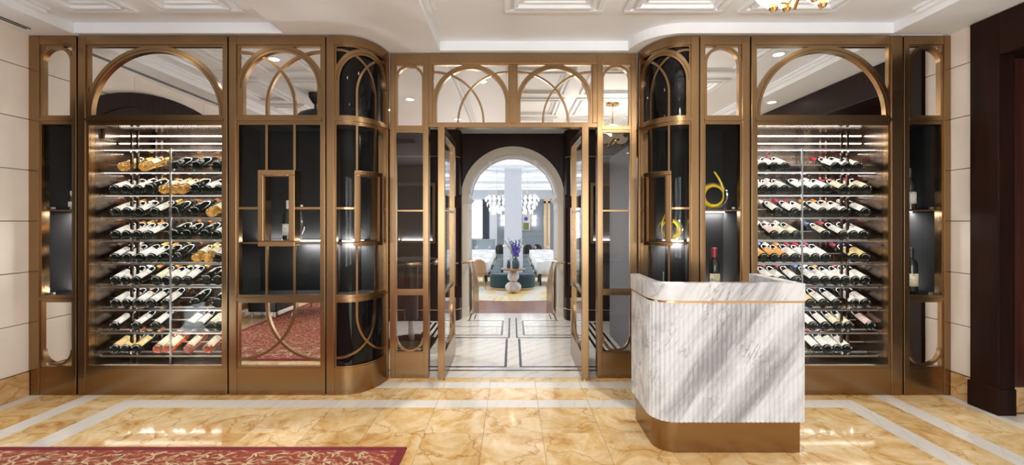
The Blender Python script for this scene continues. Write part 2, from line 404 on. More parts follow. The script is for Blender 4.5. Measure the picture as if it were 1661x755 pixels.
beam(-3.76, -1.97, -.9, -.6); beam(-.68, 3.27, -.9, -.6)
for x_, sg in ((-3.76, 1), (-.68, 1), (-1.97, -1), (3.27, -1)):     # stepped mouldings along the long sides of the raised fields
    for off, dz, wd in ((0, .045, .045), (.045, .022, .03)):
        MB().box(*sorted((x_+sg*off, x_+sg*(off+wd))), -.58, 3.45, ZFIELD-dz, ZFIELD+.005).build('cornice', 'white_paint', ceil, bevel=.006)
def coffer(x0, x1, y0, y1):
    for off, wd, dz in ((0, .05, .022), (.075, .035, .030), (.14, .02, .012)):
        o = MB(); a, c, d, e = x0+off, x1-off, y0+off, y1-off; z0, z1 = ZFIELD-dz, ZFIELD+.005
        o.box(a, c, d, d+wd, z0, z1); o.box(a, c, e-wd, e, z0, z1); o.box(a, a+wd, d+wd, e-wd, z0, z1); o.box(c-wd, c, d+wd, e-wd, z0, z1)
        o.build('panel_moulding', 'white_paint', ceil, bevel=.008)
for y0, y1 in ((2.55, 3.50), (1.42, 2.37), (.29, 1.24)):
    for x0, x1 in ((-.06, .73), (.90, 1.69), (1.82, 2.61)): coffer(x0, x1, y0, y1)
    for x0, x1 in ((-3.58, -3.02), (-2.84, -2.16)): coffer(x0, x1, y0, y1)
mb = MB()
for k in (0, 1): mb.box(-4.06+k*.035, -4.045+k*.035, -3, 3.60, 3.108, 3.1135)
tag(mb.build('slot_diffuser', 'gap_dark'), 'twin black slots of the linear air diffuser along the left wall', 'vent')

# ---- downlights
def downlight(x, y, z, power, label, grp='recessed ceiling downlights of the lobby', col=(1.0, .95, .88)):
    t = thing('downlight', label, 'light', (x, y, z), grp)
    MB().lathe([(.050,-.004),(.070,-.006),(.074,0),(.050,0)], (x,y,z), 24, cap=False).build('trim_ring', 'white_paint', t, True)
    MB().lathe([(.050,-.001),(.0501,.001)], (x,y,z), 20).build('lens', 'downlight_lens', t)
    l = bpy.data.lights.new('downlight_lamp', 'SPOT'); l.energy = power; l.color = col; l.spot_size = math.radians(125); l.spot_blend = .7; l.shadow_soft_size = .05
    o = bpy.data.objects.new('downlight_lamp', l); COL.objects.link(o); o.location = (0,0,-.012); o.parent = t
    return t
DL = [(-3.38, 2.93, ZFIELD), (-2.50, 2.97, ZFIELD), (-.36, 3.05, ZFIELD), (-.86, 1.50, ZLOW), (3.52, 1.66, ZLOW), (2.72, 3.1, ZFIELD), (-3.3, .1, ZFIELD),
      (-1.35, 2.6, ZLOW), (-1.35, -1.2, ZLOW), (1.3, 1.33, ZFIELD), (2.9, .2, ZFIELD), (.82, -2.4, ZFIELD), (-2.9, -2.4, ZFIELD), (2.9, -2.4, ZFIELD)]
DLN = ['mirrored in the left wine cabinet arch', 'mirrored in the tracery mirror cabinet arch', 'mirrored high in the left transom arch', 'mirrored low in the left transom arch', 'mirrored low in the right wine cabinet arch', 'mirrored above the right wine cabinet arch', None, 'mirrored in the top pane of the left sidelight']+[None]*8
for q_, (x, y, z) in enumerate(DL): downlight(x, y, z, 27, 'round recessed lobby downlight, '+DLN[q_] if DLN[q_] else 'round recessed lobby downlight with white trim, further back behind the camera')

# ---- right wall: dark wooden portal with its deep reveal
t = thing('wood_portal', 'dark mahogany door portal filling the right edge of the lobby', 'doorway', (XR, 2.2, 0))
MB().box(XR-.03, XR+.10, 3.335, 3.545, .0, 3.115).build('jamb', 'portal_wood', t, bevel=.006)
MB().box(XR-.045, XR+.10, 3.325, 3.552, .0, .205).build('plinth', 'portal_wood', t, bevel=.005)
MB().box(XR-.03, XR+.10, .9, 3.335, 2.79, 3.115).build('header', 'portal_wood', t, bevel=.006)
MB().box(XR-.03, XR+.10, .9, 1.1, 0, 2.79).build('jamb', 'portal_wood', t, bevel=.006)
MB().box(XR+.02, XR+1.0, 3.41, 3.53, .195, 3.1).build('reveal_panel', 'portal_door_wood', t)
MB().box(XR+.02, XR+1.0, 3.39, 3.45, 0, .195).build('marble_skirting', 'gold_base', t)
MB().box(XR+.10, XR+1.0, .9, 3.41, 2.79, 2.9).build('soffit', 'portal_wood', t)
MB().box(XR+.95, XR+1.0, .9, 3.41, 0, 2.8).build('door_leaf', 'portal_door_wood', t)
# ---- left wall: arched dark portal (seen in the mirrors)
t = thing('arched_portal', 'dark arched wooden portal on the left stone wall, seen in the mirrors', 'doorway', (XL+.02, 2.2, 0))
arc = [(1.02, 0), (1.02, 2.42)]+[(2.22-1.20*math.cos(PI*k/24), 2.42+.56*math.sin(PI*k/24)) for k in range(1, 24)]+[(3.42, 2.42), (3.42, 0)]
MB().prism(arc, 'x', XL+.002, XL+.035).build('surround', 'portal_wood', t)
for ya, yb in ((1.755, 2.105),): MB().box(XL+.046, XL+.056, ya, yb, .07, .43).build('lit_pane', 'daylight_pane', t)
arc2 = [(1.22, 0), (1.22, 2.40)]+[(2.23-1.01*math.cos(PI*k/24), 2.40+.42*math.sin(PI*k/24)) for k in range(1, 24)]+[(3.24, 2.40), (3.24, 0)]
MB().prism(arc2, 'x', XL+.035, XL+.045).build('leaf_panel', 'portal_wood', t)
for k in range(8): MB().box(XL+.045, XL+.052, 1.5+k*.2, 1.53+k*.2, 2.42, 2.60).build('grille_bar', 'bronze_dark', t)

def led_lamp(par, a, c, up, power, wd=.015):
    """the light of one LED strip, or of a lamp added without a strip, between the points a and c"""
    a, c = Vector(a), Vector(c); l = bpy.data.lights.new('led_lamp', 'AREA'); l.shape = 'RECTANGLE'
    l.size = (c-a).length; l.size_y = wd; l.energy = power; l.color = (1.0, .96, .92)
    o = bpy.data.objects.new('led_lamp', l); COL.objects.link(o); o.parent = par
    o.location = (a+c)/2-ORG[par.name]; ang = math.atan2(c.y-a.y, c.x-a.x)
    o.rotation_euler = (PI if up else 0, 0, ang)
# ================================================================== VESTIBULE AND ARCH
ZV = 2.90
vf = MB(); vf.box(-3.0, 3.0, 4.15, 7.06, -.12, 0); vfloor = struct(vf, 'floor_vestibule', 'floor_white')
def inlay(x0, x1, y0, y1): MB().box(x0, x1, y0, y1, -.01, .0006).build('inlay_strip', 'inlay_black', vfloor)
C0 = .012
inlay(-2.0, 2.0, 4.335, 4.365)
for sg in (-1, 1):
    def s_(a, b_, y0, y1): inlay(min(C0+sg*a, C0+sg*b_), max(C0+sg*a, C0+sg*b_), y0, y1)
    s_(.065, .90, 4.44, 4.475)
    s_(.065, .092, 4.475, 5.52)
    s_(.045, .90, 5.56, 5.60); s_(.135, .90, 5.69, 5.72)
    s_(.040, .062, 5.60, 6.72); s_(.135, .16, 5.72, 6.52)
    s_(.160, .90, 6.16, 6.185); s_(.135, .62, 6.52, 6.55); s_(.62, .70, 6.52, 6.55)
    s_(.655, .675, 6.55, 7.04); s_(.58, .60, 6.62, 7.0)
    for k in range(4): s_(.97+k*.075, 1.005+k*.075, 4.55, 6.42)
    s_(.90, .97, 4.44, 4.475)
vc = MB(); vc.box(-3.0, 3.0, 4.18, 7.6, ZV, ZV+.2); struct(vc, 'ceiling_vestibule', 'white_paint')
for sg in (-1, 1):
    pl = [(2.75, 6.5), (.95, 6.5)]+[(.95-.15*math.sin(PI/2*k/8), 6.65-.15*math.cos(PI/2*k/8)) for k in range(1, 9)]+[(.80, 6.95), (2.75, 6.95)]
    pl = [(sg*x+C0, y) for x, y in pl]
    wv_ = struct(MB().prism(pl, 'z', 0, ZV), 'wall_vestibule_left' if sg < 0 else 'wall_vestibule_right', 'vestibule_wood', smooth=True)
    for zz in (2.485, .17):
        out = [(2.70, 6.5)]+[(.95-.15*math.sin(PI/2*k/8), 6.65-.15*math.cos(PI/2*k/8)) for k in range(0, 9)]
        MB().tube([(sg*x+C0, y-.001, zz) for x, y in out], .006, 6).build('brass_line', 'brass', wv_)
    struct(MB().box(*sorted((sg*2.75, sg*2.85)), 4.45, 6.95, 0, ZV), 'wall_vestibule_side_left' if sg < 0 else 'wall_vestibule_side_right', 'vestibule_wood')
# arch wall
ZS, RI = 1.872, .70
def archpoly(hw, x0, zt, n=32, z0=0):
    return [(C0-x0, z0), (C0-hw, z0), (C0-hw, ZS)]+[(C0-hw*math.cos(PI*k/n), ZS+hw*math.sin(PI*k/n)) for k in range(1, n)]+[(C0+hw, ZS), (C0+hw, z0), (C0+x0, z0), (C0+x0, zt), (C0-x0, zt)]
aw = struct(MB().prism(archpoly(RI+.01, .85, ZV), 'y', 6.85, 6.95), 'wall_arch', 'vestibule_wood')
t = thing('arch_surround', 'cream moulded arch with pilasters framing the dining room', 'arch', (C0, 6.85, 0))
def ring(r0, r1, y0, y1, n=40, a0=0, a1=PI):
    m_ = MB(); vs = []; fs = []
    for k in range(n+1):
        a = a0+(a1-a0)*k/n; cx, sz = -math.cos(a), math.sin(a)
        vs += [(C0+r0*cx, y0, ZS+r0*sz), (C0+r1*cx, y0, ZS+r1*sz), (C0+r1*cx, y1, ZS+r1*sz), (C0+r0*cx, y1, ZS+r0*sz)]
    for k in range(n):
        o = 4*k
        for j in range(4): fs.append((o+j, o+(j+1)%4, o+4+(j+1)%4, o+4+j))
    fs += [(0,1,2,3), (4*n, 4*n+1, 4*n+2, 4*n+3)]
    return m_.add(vs, fs)
r = ring(RI, RI+.105, 6.81, 6.86); r.build('archivolt', 'cream_paint', t, True)
ring(RI+.080, RI+.115, 6.79, 6.86).build('outer_bead', 'cream_paint', t, True)
ring(RI+.0, RI+.022, 6.795, 6.86).build('inner_bead', 'cream_paint', t, True)
ring(RI-.002, RI+.02, 6.86, 7.42).build('intrados', 'arch_white', t, True)
for a0, a1 in ((.12, .95), (1.08, 2.06), (2.19, 3.02)):
    for r0, ya, yb in ((RI-.012, 6.93, 6.945), (RI-.012, 7.33, 7.345)): ring(r0, r0+.012, ya, yb, 18, a0, a1).build('panel_bead', 'cream_paint', t)
    for aa in (a0, a1): ring(RI-.012, RI, 6.93, 7.345, 1, aa-.008, aa+.008).build('panel_bead', 'cream_paint', t)
for sg in (-1, 1):
    def bx(mb, a, c, *r): mb.box(*sorted((C0+sg*a, C0+sg*c)), *r); return mb
    bx(MB(), RI, RI+.10, 6.81, 6.86, 0, ZS-.05).build('pilaster', 'cream_paint', t)
    for q in range(3): bx(MB(), RI+.020+q*.025, RI+.030+q*.025, 6.80, 6.815, .16, ZS-.09).build('reed', 'cream_paint', t)
    bx(MB(), RI-.015, RI+.12, 6.785, 6.87, 0, .14).build('pilaster_base', 'cream_paint', t)
    c_ = MB()
    for q, (e, z0, z1) in enumerate(((.012, -.075, -.05), (.03, -.05, -.025), (.045, -.025, 0))): bx(c_, RI-e, RI+.10+e*.6, 6.81-e, 7.42, ZS+z0, ZS+z1)
    c_.build('capital', 'cream_paint', t)
    bx(MB(), RI, RI+.02, 6.86, 7.42, 0, ZS-.05).build('jamb_lining', 'arch_white', t)
    fr = MB()
    for ya, yb in ((6.95, 6.965), (7.30, 7.315)): bx(fr, RI-.008, RI, ya, yb, .9, 1.70)
    for zz in (.9, 1.685): bx(fr, RI-.008, RI, 6.95, 7.315, zz, zz+.015)
    fr.build('jamb_panel_frame', 'cream_paint', t)
    # handrail and stair balustrade
    h = thing('handrail', 'brass handrail with bronze fin on the %s side of the steps' % ('left' if sg < 0 else 'right'), 'handrail', (C0+sg*.66, 7.2, 0))
    MB().tube([(C0+sg*.93, 6.42, .87), (C0+sg*.70, 6.72, .87), (C0+sg*.655, 6.95, .87), (C0+sg*.64, 7.30, .70), (C0+sg*.635, 8.0, .30)], .018, 8).build('rail', 'brass', h, True)
    MB().prism([(6.98, 0), (6.98, .84), (7.28, .69), (8.0, .29), (8.0, -.5), (7.1, -.5), (7.1, 0)], 'x', C0+sg*.64-.012, C0+sg*.64+.012).build('fin', 'bronze', h)
    MB().box(C0+sg*.93-.02, C0+sg*.93+.02, 6.40, 6.505, .855, .885).build('bracket', 'brass', h)
# steps down into the dining room
for k in range(3):
    struct(MB().box(-.9, .9, 7.06+.3*k, 7.38+.3*k, -.6, -.0005-.165*(k+1) if k < 2 else -.5), 'stair_%d' % (k+1), 'red_floor')
struct(MB().box(-.9, .9, 7.0, 7.07, -.6, -.001), 'stair_riser', 'floor_white')
# light inside the vestibule
for x, y in ((-1.5, 5.4), (1.5, 5.4), (0, 5.6)): downlight(x, y, ZV-.001, 112, 'round recessed downlight in the vestibule ceiling behind the glass', 'vestibule downlights')
# display niches in the dark vestibule walls
for sg, lab in ((-1, 'left'), (1, 'right')):
    x0, x1 = sorted((C0+sg*1.18, C0+sg*1.68)); z0, z1 = 1.5-30*6.5/700, 1.5+57*6.5/700
    t = thing('wall_niche', 'brass framed lit display niche on the dark %s vestibule wall' % lab, 'niche', ((x0+x1)/2, 6.45, z0))
    MB().box(x0, x1, 6.48, 6.499, z0, z1).build('back_panel', 'black_panel', t)
    f = MB(); f.box(x0-.04, x1+.04, 6.33, 6.50, z0-.04, z0); f.box(x0-.04, x1+.04, 6.33, 6.50, z1, z1+.04); f.box(x0-.04, x0, 6.33, 6.50, z0, z1); f.box(x1, x1+.04, 6.33, 6.50, z0, z1)
    f.build('frame', 'bronze', t)
    MB().box(x0+.02, x1-.02, 6.46, 6.475, z0+.002, z0+.010).build('led_strip', 'led_soft', t)
    led_lamp(t, (x0+.02, 6.465, z0+.012), (x1-.02, 6.465, z0+.012), True, 6.0)
    if sg > 0:
        b_ = thing('whisky_bottle', 'amber whisky bottle glowing in the right vestibule niche', 'bottle', (x0+.10, 6.42, z0))
        MB().lathe([(.045,0),(.05,.02),(.05,.16),(.02,.20),(.016,.26)], (x0+.10, 6.42, z0), 16).build('body', 'whisky', b_, True)
        MB().lathe([(.02,.26),(.02,.29)], (x0+.10, 6.42, z0), 12).build('stopper', 'cap_black', b_, True)
# pedestal tables standing behind the sidelights
px_, py_ = at(667, 555, 5.36)[0], 5.36
t = thing('pedestal_table', 'tall round black pedestal table with brass rim behind the left sidelight', 'table', (px_, py_, 0))
MB().lathe([(.28,1.02),(.325,1.025),(.325,1.04),(.28,1.045)], (px_,py_,0), 40).build('top', 'black_satin', t, True)
MB().lathe([(.327,.99),(.33,1.0),(.33,1.012),(.327,1.02)], (px_,py_,0), 40).build('rim', 'brass', t, True)
MB().lathe([(.30,.965),(.325,.97),(.325,.99),(.30,.995)], (px_,py_,0), 40).build('under_top', 'black_satin', t, True)
MB().lathe([(.075,.28),(.085,.30),(.085,.96),(.075,.97)], (px_,py_,0), 24).build('column', 'black_satin', t, True)
MB().lathe([(.035,.03),(.035,.29)], (px_,py_,0), 16).build('stem', 'steel', t, True)
MB().lathe([(.30,0),(.315,.006),(.31,.022),(.05,.034)], (px_,py_,0), 40).build('base', 'bronze_dark', t, True)

# ================================================================== THE BRONZE FACADE
# A unit is laid out in (s, z, d): s along the facade, d into the wall.
def flat(y): return lambda s, d: (s, y+d)
class Curve:
    """quarter-elliptic corner: short straight run, then an ellipse that turns into the recess"""
    def __init__(c, xj, xe, a, bb, sg):
        c.sg = sg; pts = [(0.0, YA), (abs(xe-xj), YA)]
        for k in range(1, 61):
            tt = PI/2*k/60; pts.append((abs(xe-xj)+a*math.sin(tt), YA+bb-bb*math.cos(tt)))
        c.p = pts; c.xj = xj; c.L = [0]
        for i in range(1, len(pts)): c.L.append(c.L[-1]+math.dist(pts[i], pts[i-1]))
        c.len = c.L[-1]
    def raw(c, s):
        s = min(max(s, 0), c.len); i = 1
        while c.L[i] < s-1e-9 and i < len(c.L)-1: i += 1
        u = (s-c.L[i-1])/(c.L[i]-c.L[i-1]); p, q = c.p[i-1], c.p[i]
        return (p[0]+(q[0]-p[0])*u, p[1]+(q[1]-p[1])*u)
    def __call__(c, s, d):
        e = .004; p = c.raw(s); q0, q1 = c.raw(s-e), c.raw(s+e)
        tx, ty = q1[0]-q0[0], q1[1]-q0[1]; L = math.hypot(tx, ty); tx, ty = tx/L, ty/L
        x, y = p[0]-ty*d, p[1]+tx*d
        return (c.xj+c.sg*x, y)
def fbox(mb, mp, s0, s1, z0, z1, d0, d1):
    n = max(1, math.ceil((s1-s0)/.03)) if isinstance(mp, Curve) else 1
    vs = []; fs = []
    for k in range(n+1):
        s = s0+(s1-s0)*k/n
        a, c = mp(s, d0), mp(s, d1)
        vs += [(*a, z0), (*a, z1), (*c, z1), (*c, z0)]
    for k in range(n):
        o = 4*k
        for j in range(4): fs.append((o+j, o+(j+1)%4, o+4+(j+1)%4, o+4+j))
    fs += [(0,1,2,3), (4*n,4*n+1,4*n+2,4*n+3)]
    mb.add(vs, fs); return mb
def farc(mb, mp, cs, cz, r0, r1, a0, a1, d0, d1, n=28, ez=1.0):
    vs = []; fs = []
    for k in range(n+1):
        a = a0+(a1-a0)*k/n; u, w_ = math.cos(a), math.sin(a)*ez
        for r, d in ((r0, d0), (r1, d0), (r1, d1), (r0, d1)):
            vs.append((*mp(cs+r*u, d), cz+r*w_))
    for k in range(n):
        o = 4*k
        for j in range(4): fs.append((o+j, o+(j+1)%4, o+4+(j+1)%4, o+4+j))
    fs += [(0,1,2,3), (4*n,4*n+1,4*n+2,4*n+3)]
    mb.add(vs, fs); return mb
def bead(mp, o0, o1, z0, z1, par, w_=.016, d0=.011, d1=.032, mat='bronze'):
    m_ = MB(); fbox(m_, mp, o0, o1, z0, z0+w_, d0, d1); fbox(m_, mp, o0, o1, z1-w_, z1, d0, d1)
    fbox(m_, mp, o0, o0+w_, z0+w_, z1-w_, d0, d1); fbox(m_, mp, o1-w_, o1, z0+w_, z1-w_, d0, d1)
    return m_.build('moulding', mat, par)
def frame(par, mp, s0, s1, o0, o1, ztop, zh, zbase, rails, depth=.09, mat='bronze'):
    """two stiles, header, base panel and horizontal rails"""
    fbox(MB(), mp, s0, o0, 0, ztop, 0, depth).build('stile', mat, par, bevel=.003)
    fbox(MB(), mp, o1, s1, 0, ztop, 0, depth).build('stile', mat, par, bevel=.003)
    fbox(MB(), mp, o0, o1, zh, ztop, .004, depth).build('header', mat, par, smooth=isinstance(mp, Curve))
    fbox(MB(), mp, o0, o1, 0, zbase, .006, depth).build('base_panel', mat, par, smooth=isinstance(mp, Curve))
    for z0, z1 in rails: 
        m_ = MB(); fbox(m_, mp, o0, o1, z0, z1, .006, depth); fbox(m_, mp, o0, o1, z0+(z1-z0)*.3, z0+(z1-z0)*.7, -.006, .01)
        m_.build('rail', mat, par, smooth=isinstance(mp, Curve))
def pane(par, mp, o0, o1, z0, z1, mat, name='pane', d=.030, th=.008):
    return fbox(MB(), mp, o0, o1, z0, z1, d, d+th).build(name, mat, par, smooth=isinstance(mp, Curve))
def arch(par, mp, o0, o1, z0, ztop, band, mat='bronze', d0=.008, d1=.031):
    """round-headed arch filling the opening, its legs running down beside the stiles"""
    hw = (o1-o0)/2; cs = (o0+o1)/2; ro = hw+band*.35; ri = ro-band; cz = ztop-ro
    m_ = MB(); 
    farc(m_, mp, cs, cz, ri, ro, 0, PI, d0, d1, 40)
    if cz > z0:
        fbox(m_, mp, cs-ro, cs-ri, z0, cz, d0, d1); fbox(m_, mp, cs+ri, cs+ro, z0, cz, d0, d1)
    a = m_.build('arch', mat, par, smooth=True)
    if band > .03:
        m2 = MB(); farc(m2, mp, cs, cz, ri+band*.36, ri+band*.46, 0, PI, d0-.003, d0+.01, 40); m2.build('arch_groove', 'bronze_dark', a)
def tracery(par, mp, o0, o1, bars, zs, w_, up=True, d0=.014, d1=.031, limit=None):
    """two crossing quarter arcs that grow out of the vertical bars; zs is the straight end of the bar, limit the far end of the cell"""
    for q_, (bx_, edge) in enumerate(((bars[0], o1), (bars[1], o0))):
        r = abs(edge-bx_); m_ = MB(); d0 = d0+.002*q_
        if up: a0, a1 = (PI, PI/2) if edge > bx_ else (0, PI/2)
        else: a0, a1 = (PI, PI*1.5) if edge > bx_ else (0, -PI/2)
        cz = (limit-r-.01) if up else (limit+r+.01)
        farc(m_, mp, edge, cz, r-w_/2, r+w_/2, a0, a1, d0, d1, 30)
        za_, zb_ = sorted((zs, cz))
        if zb_-za_ > .002: fbox(m_, mp, bx_-w_/2, bx_+w_/2, za_, zb_, d0, d1)
        m_.build('tracery_bar', 'bronze', par, smooth=True)
def vbar(par, mp, s, z0, z1, w_=.022, d0=.013, d1=.031): return fbox(MB(), mp, s-w_/2, s+w_/2, z0, z1, d0, d1).build('glazing_bar', 'bronze', par)
def hbar(par, mp, s0, s1, z, w_=.020, d0=.013, d1=.031): return fbox(MB(), mp, s0, s1, z-w_/2, z+w_/2, d0, d1).build('glazing_bar', 'bronze', par)
def casing(par, mp, o0, o1, z0, z1, depth, mat='black_panel', name='casing'):
    """box behind a display opening: back, sides, top and floor"""
    fbox(MB(), mp, o0-.01, o1+.01, z0, z1, depth, depth+.015).build('back_panel', mat, par, smooth=isinstance(mp, Curve))
    fbox(MB(), mp, o0-.012, o0, z0, z1, .09, depth).build('side_panel', mat, par); fbox(MB(), mp, o1, o1+.012, z0, z1, .09, depth).build('side_panel', mat, par)
    fbox(MB(), mp, o0, o1, z0-.01, z0, .09, depth).build('bottom_panel', mat, par); fbox(MB(), mp, o0, o1, z1, z1+.01, .09, depth).build('top_panel', mat, par)

ZH, ZBASE = za(72), za(598)
R1 = (za(199), za(189)); R2 = (za(489), za(482))
# ---- narrow display units (left end, right of the curve, right end)
def narrow(px, label, shelf_py, bowl, bottom_mirror=True, band=.026):
    s0, o0, o1, s1 = [xa(q) for q in px]; mp = flat(YA)
    t = thing('display_cabinet', label, 'cabinet', ((s0+s1)/2, YA, 0), 'narrow bronze display cabinets of the facade')
    frame(t, mp, s0, s1, o0, o1, HT, ZH, ZBASE, [R1, R2])
    for z0, z1 in ((R1[1], ZH), (R2[1], R1[0]), (ZBASE, R2[0])): bead(mp, o0, o1, z0, z1, t, .012)
    pane(t, mp, o0, o1, R1[1], ZH, 'mirror', 'mirror_pane')
    pane(t, mp, o0, o1, ZBASE, R2[0], 'mirror', 'mirror_pane')
    pane(t, mp, o0, o1, R2[1], R1[0], 'glass', 'glass_pane')
    arch(t, mp, o0+.008, o1-.008, R1[1], ZH-.006, band)
    hw = (o1-o0)/2-.008
    farc(MB(), mp, (o0+o1)/2, ZBASE+.02+hw, hw-.016, hw+.004, PI, 2*PI, .012, .031, 26).build('bowl_arc', 'bronze', t, smooth=True)
    dep = .34; casing(t, mp, o0, o1, R2[1], R1[0], dep)
    zsf = za(shelf_py)
    fbox(MB(), mp, o0, o1, zsf-.012, zsf, .085, dep-.01).build('shelf', 'bronze_dark', t)
    fbox(MB(), mp, o0+.01, o1-.01, zsf-.020, zsf-.0125, dep-.05, dep-.02).build('led_strip', 'led', t)
    fbox(MB(), mp, o0+.01, o1-.01, R2[1]+.001, R2[1]+.008, dep-.05, dep-.015).build('led_strip', 'led_soft', t)
    led_lamp(t, (o0+.01, YA+dep-.035, zsf-.021), (o1-.01, YA+dep-.035, zsf-.021), False, 8.0)
    led_lamp(t, (o0+.01, YA+dep-.033, R2[1]+.009), (o1-.01, YA+dep-.033, R2[1]+.009), True, 4.0)
    led_lamp(t, (o0+.01, YA+dep-.033, zsf+.001), (o1-.01, YA+dep-.033, zsf+.001), True, .7)
    for zz in (za(shelf_py)+.012, R2[1]+.012):
        for ss in (o0+.03, o1-.03):
            f = MB(); f.box(ss-.012, ss+.012, YA+.075, YA+.10, zz-.008, zz+.012); f.build('glass_clamp', 'steel', t, bevel=.003)
    return t, o0, o1, zsf
nL = narrow((44.5, 63, 116.5, 123.5), 'narrow bronze display cabinet at the far left beside the stone wall', 340, True)
nM = narrow((1136, 1143, 1204, 1216.5), 'narrow bronze display cabinet with yellow decanter, beside the curved corner', 340, True)
nR = narrow((1466.5, 1475, 1532, 1542.5), 'narrow bronze display cabinet at the far right beside the stone wall', 340, True)

# ---- joints between neighbouring units
for px in (125, 369.8, 528, 1135.2, 1217.8, 1465.5):
    struct(MB().box(xa(px)-.010, xa(px)+.010, YA+.022, YA+.085, 0, HT-.01), 'trim_joint', 'gap_dark')

# ---- the arched mirror unit with the framed niche
s0, o0, o1, s1 = xa(371), xa(383), xa(521.5), xa(527.3); mp = flat(YA)
t = thing('mirror_cabinet', 'bronze mirror cabinet with interlaced tracery and framed bottle niche', 'cabinet', ((s0+s1)/2, YA, 0))
frame(t, mp, s0, s1, o0, o1, HT, ZH, ZBASE, [R1, R2])
for z0, z1 in ((R1[1], ZH), (R2[1], R1[0]), (ZBASE, R2[0])): bead(mp, o0, o1, z0, z1, t)
pane(t, mp, o0, o1, R1[1], ZH, 'mirror', 'mirror_pane'); pane(t, mp, o0, o1, ZBASE, R2[0], 'mirror', 'mirror_pane')
pane(t, mp, o0, o1, R2[1], R1[0], 'glass', 'glass_pane')
arch(t, mp, o0+.02, o1-.005, R1[1], ZH-.004, .055)
bars = (xa(431), xa(476.5))
tracery(t, mp, o0+.01, o1-.01, bars, R1[1], .022, True, limit=za(81))
tracery(t, mp, o0+.01, o1-.01, bars, R2[0], .022, False, limit=za(587))
def niche_frame(par, mp, n0, n1, z0, z1, wd=.05):
    m_ = MB()
    fbox(m_, mp, n0, n1, z0, z0+wd*.9, -.045, .06); fbox(m_, mp, n0, n1, z1-wd*.9, z1, -.045, .06)
    fbox(m_, mp, n0, n0+wd, z0+wd*.9, z1-wd*.9, -.045, .06); fbox(m_, mp, n1-wd, n1, z0+wd*.9, z1-wd*.9, -.045, .06)
    f = m_.build('niche_frame', 'bronze', par, bevel=.004)
    m_ = MB(); g0, g1, h0, h1 = n0+wd, n1-wd, z0+wd*.9, z1-wd*.9
    for q in ((g0, g1, h0, h0+.008), (g0, g1, h1-.008, h1), (g0, g0+.008, h0+.008, h1-.008), (g1-.008, g1, h0+.008, h1-.008)): fbox(m_, mp, *q, -.03, .06)
    m_.build('inner_bead', 'bronze_dark', f)
nz0, nz1 = za(400), za(277); n0, n1 = xa(422.5), xa(482)
niche_frame(t, mp, n0, n1, nz0, nz1)
for bx_ in bars: vbar(t, mp, bx_, nz1, R1[0]); vbar(t, mp, bx_, R2[1], nz0)
hbar(t, mp, o0, n0, za(338)); hbar(t, mp, n1, o1, za(338))
casing(t, mp, o0, o1, R2[1], R1[0], .36)
zsh3 = za(394)
fbox(MB(), mp, o0, o1, zsh3-.014, zsh3, .06, .345).build('shelf', 'bronze_dark', t)
fbox(MB(), mp, o0+.02, o1-.02, zsh3+.0005, zsh3+.010, .30, .33).build('led_strip', 'led', t)
fbox(MB(), mp, xa(470), o1-.02, zsh3-.024, zsh3-.0145, .30, .33).build('led_strip', 'led', t)
led_lamp(t, (xa(460), YA+.325, zsh3-.025), (o1-.02, YA+.325, zsh3-.025), False, 9.0)
led_lamp(t, (o0+.02, YA+.325, zsh3+.011), (o1-.02, YA+.325, zsh3+.011), True, 5.0)

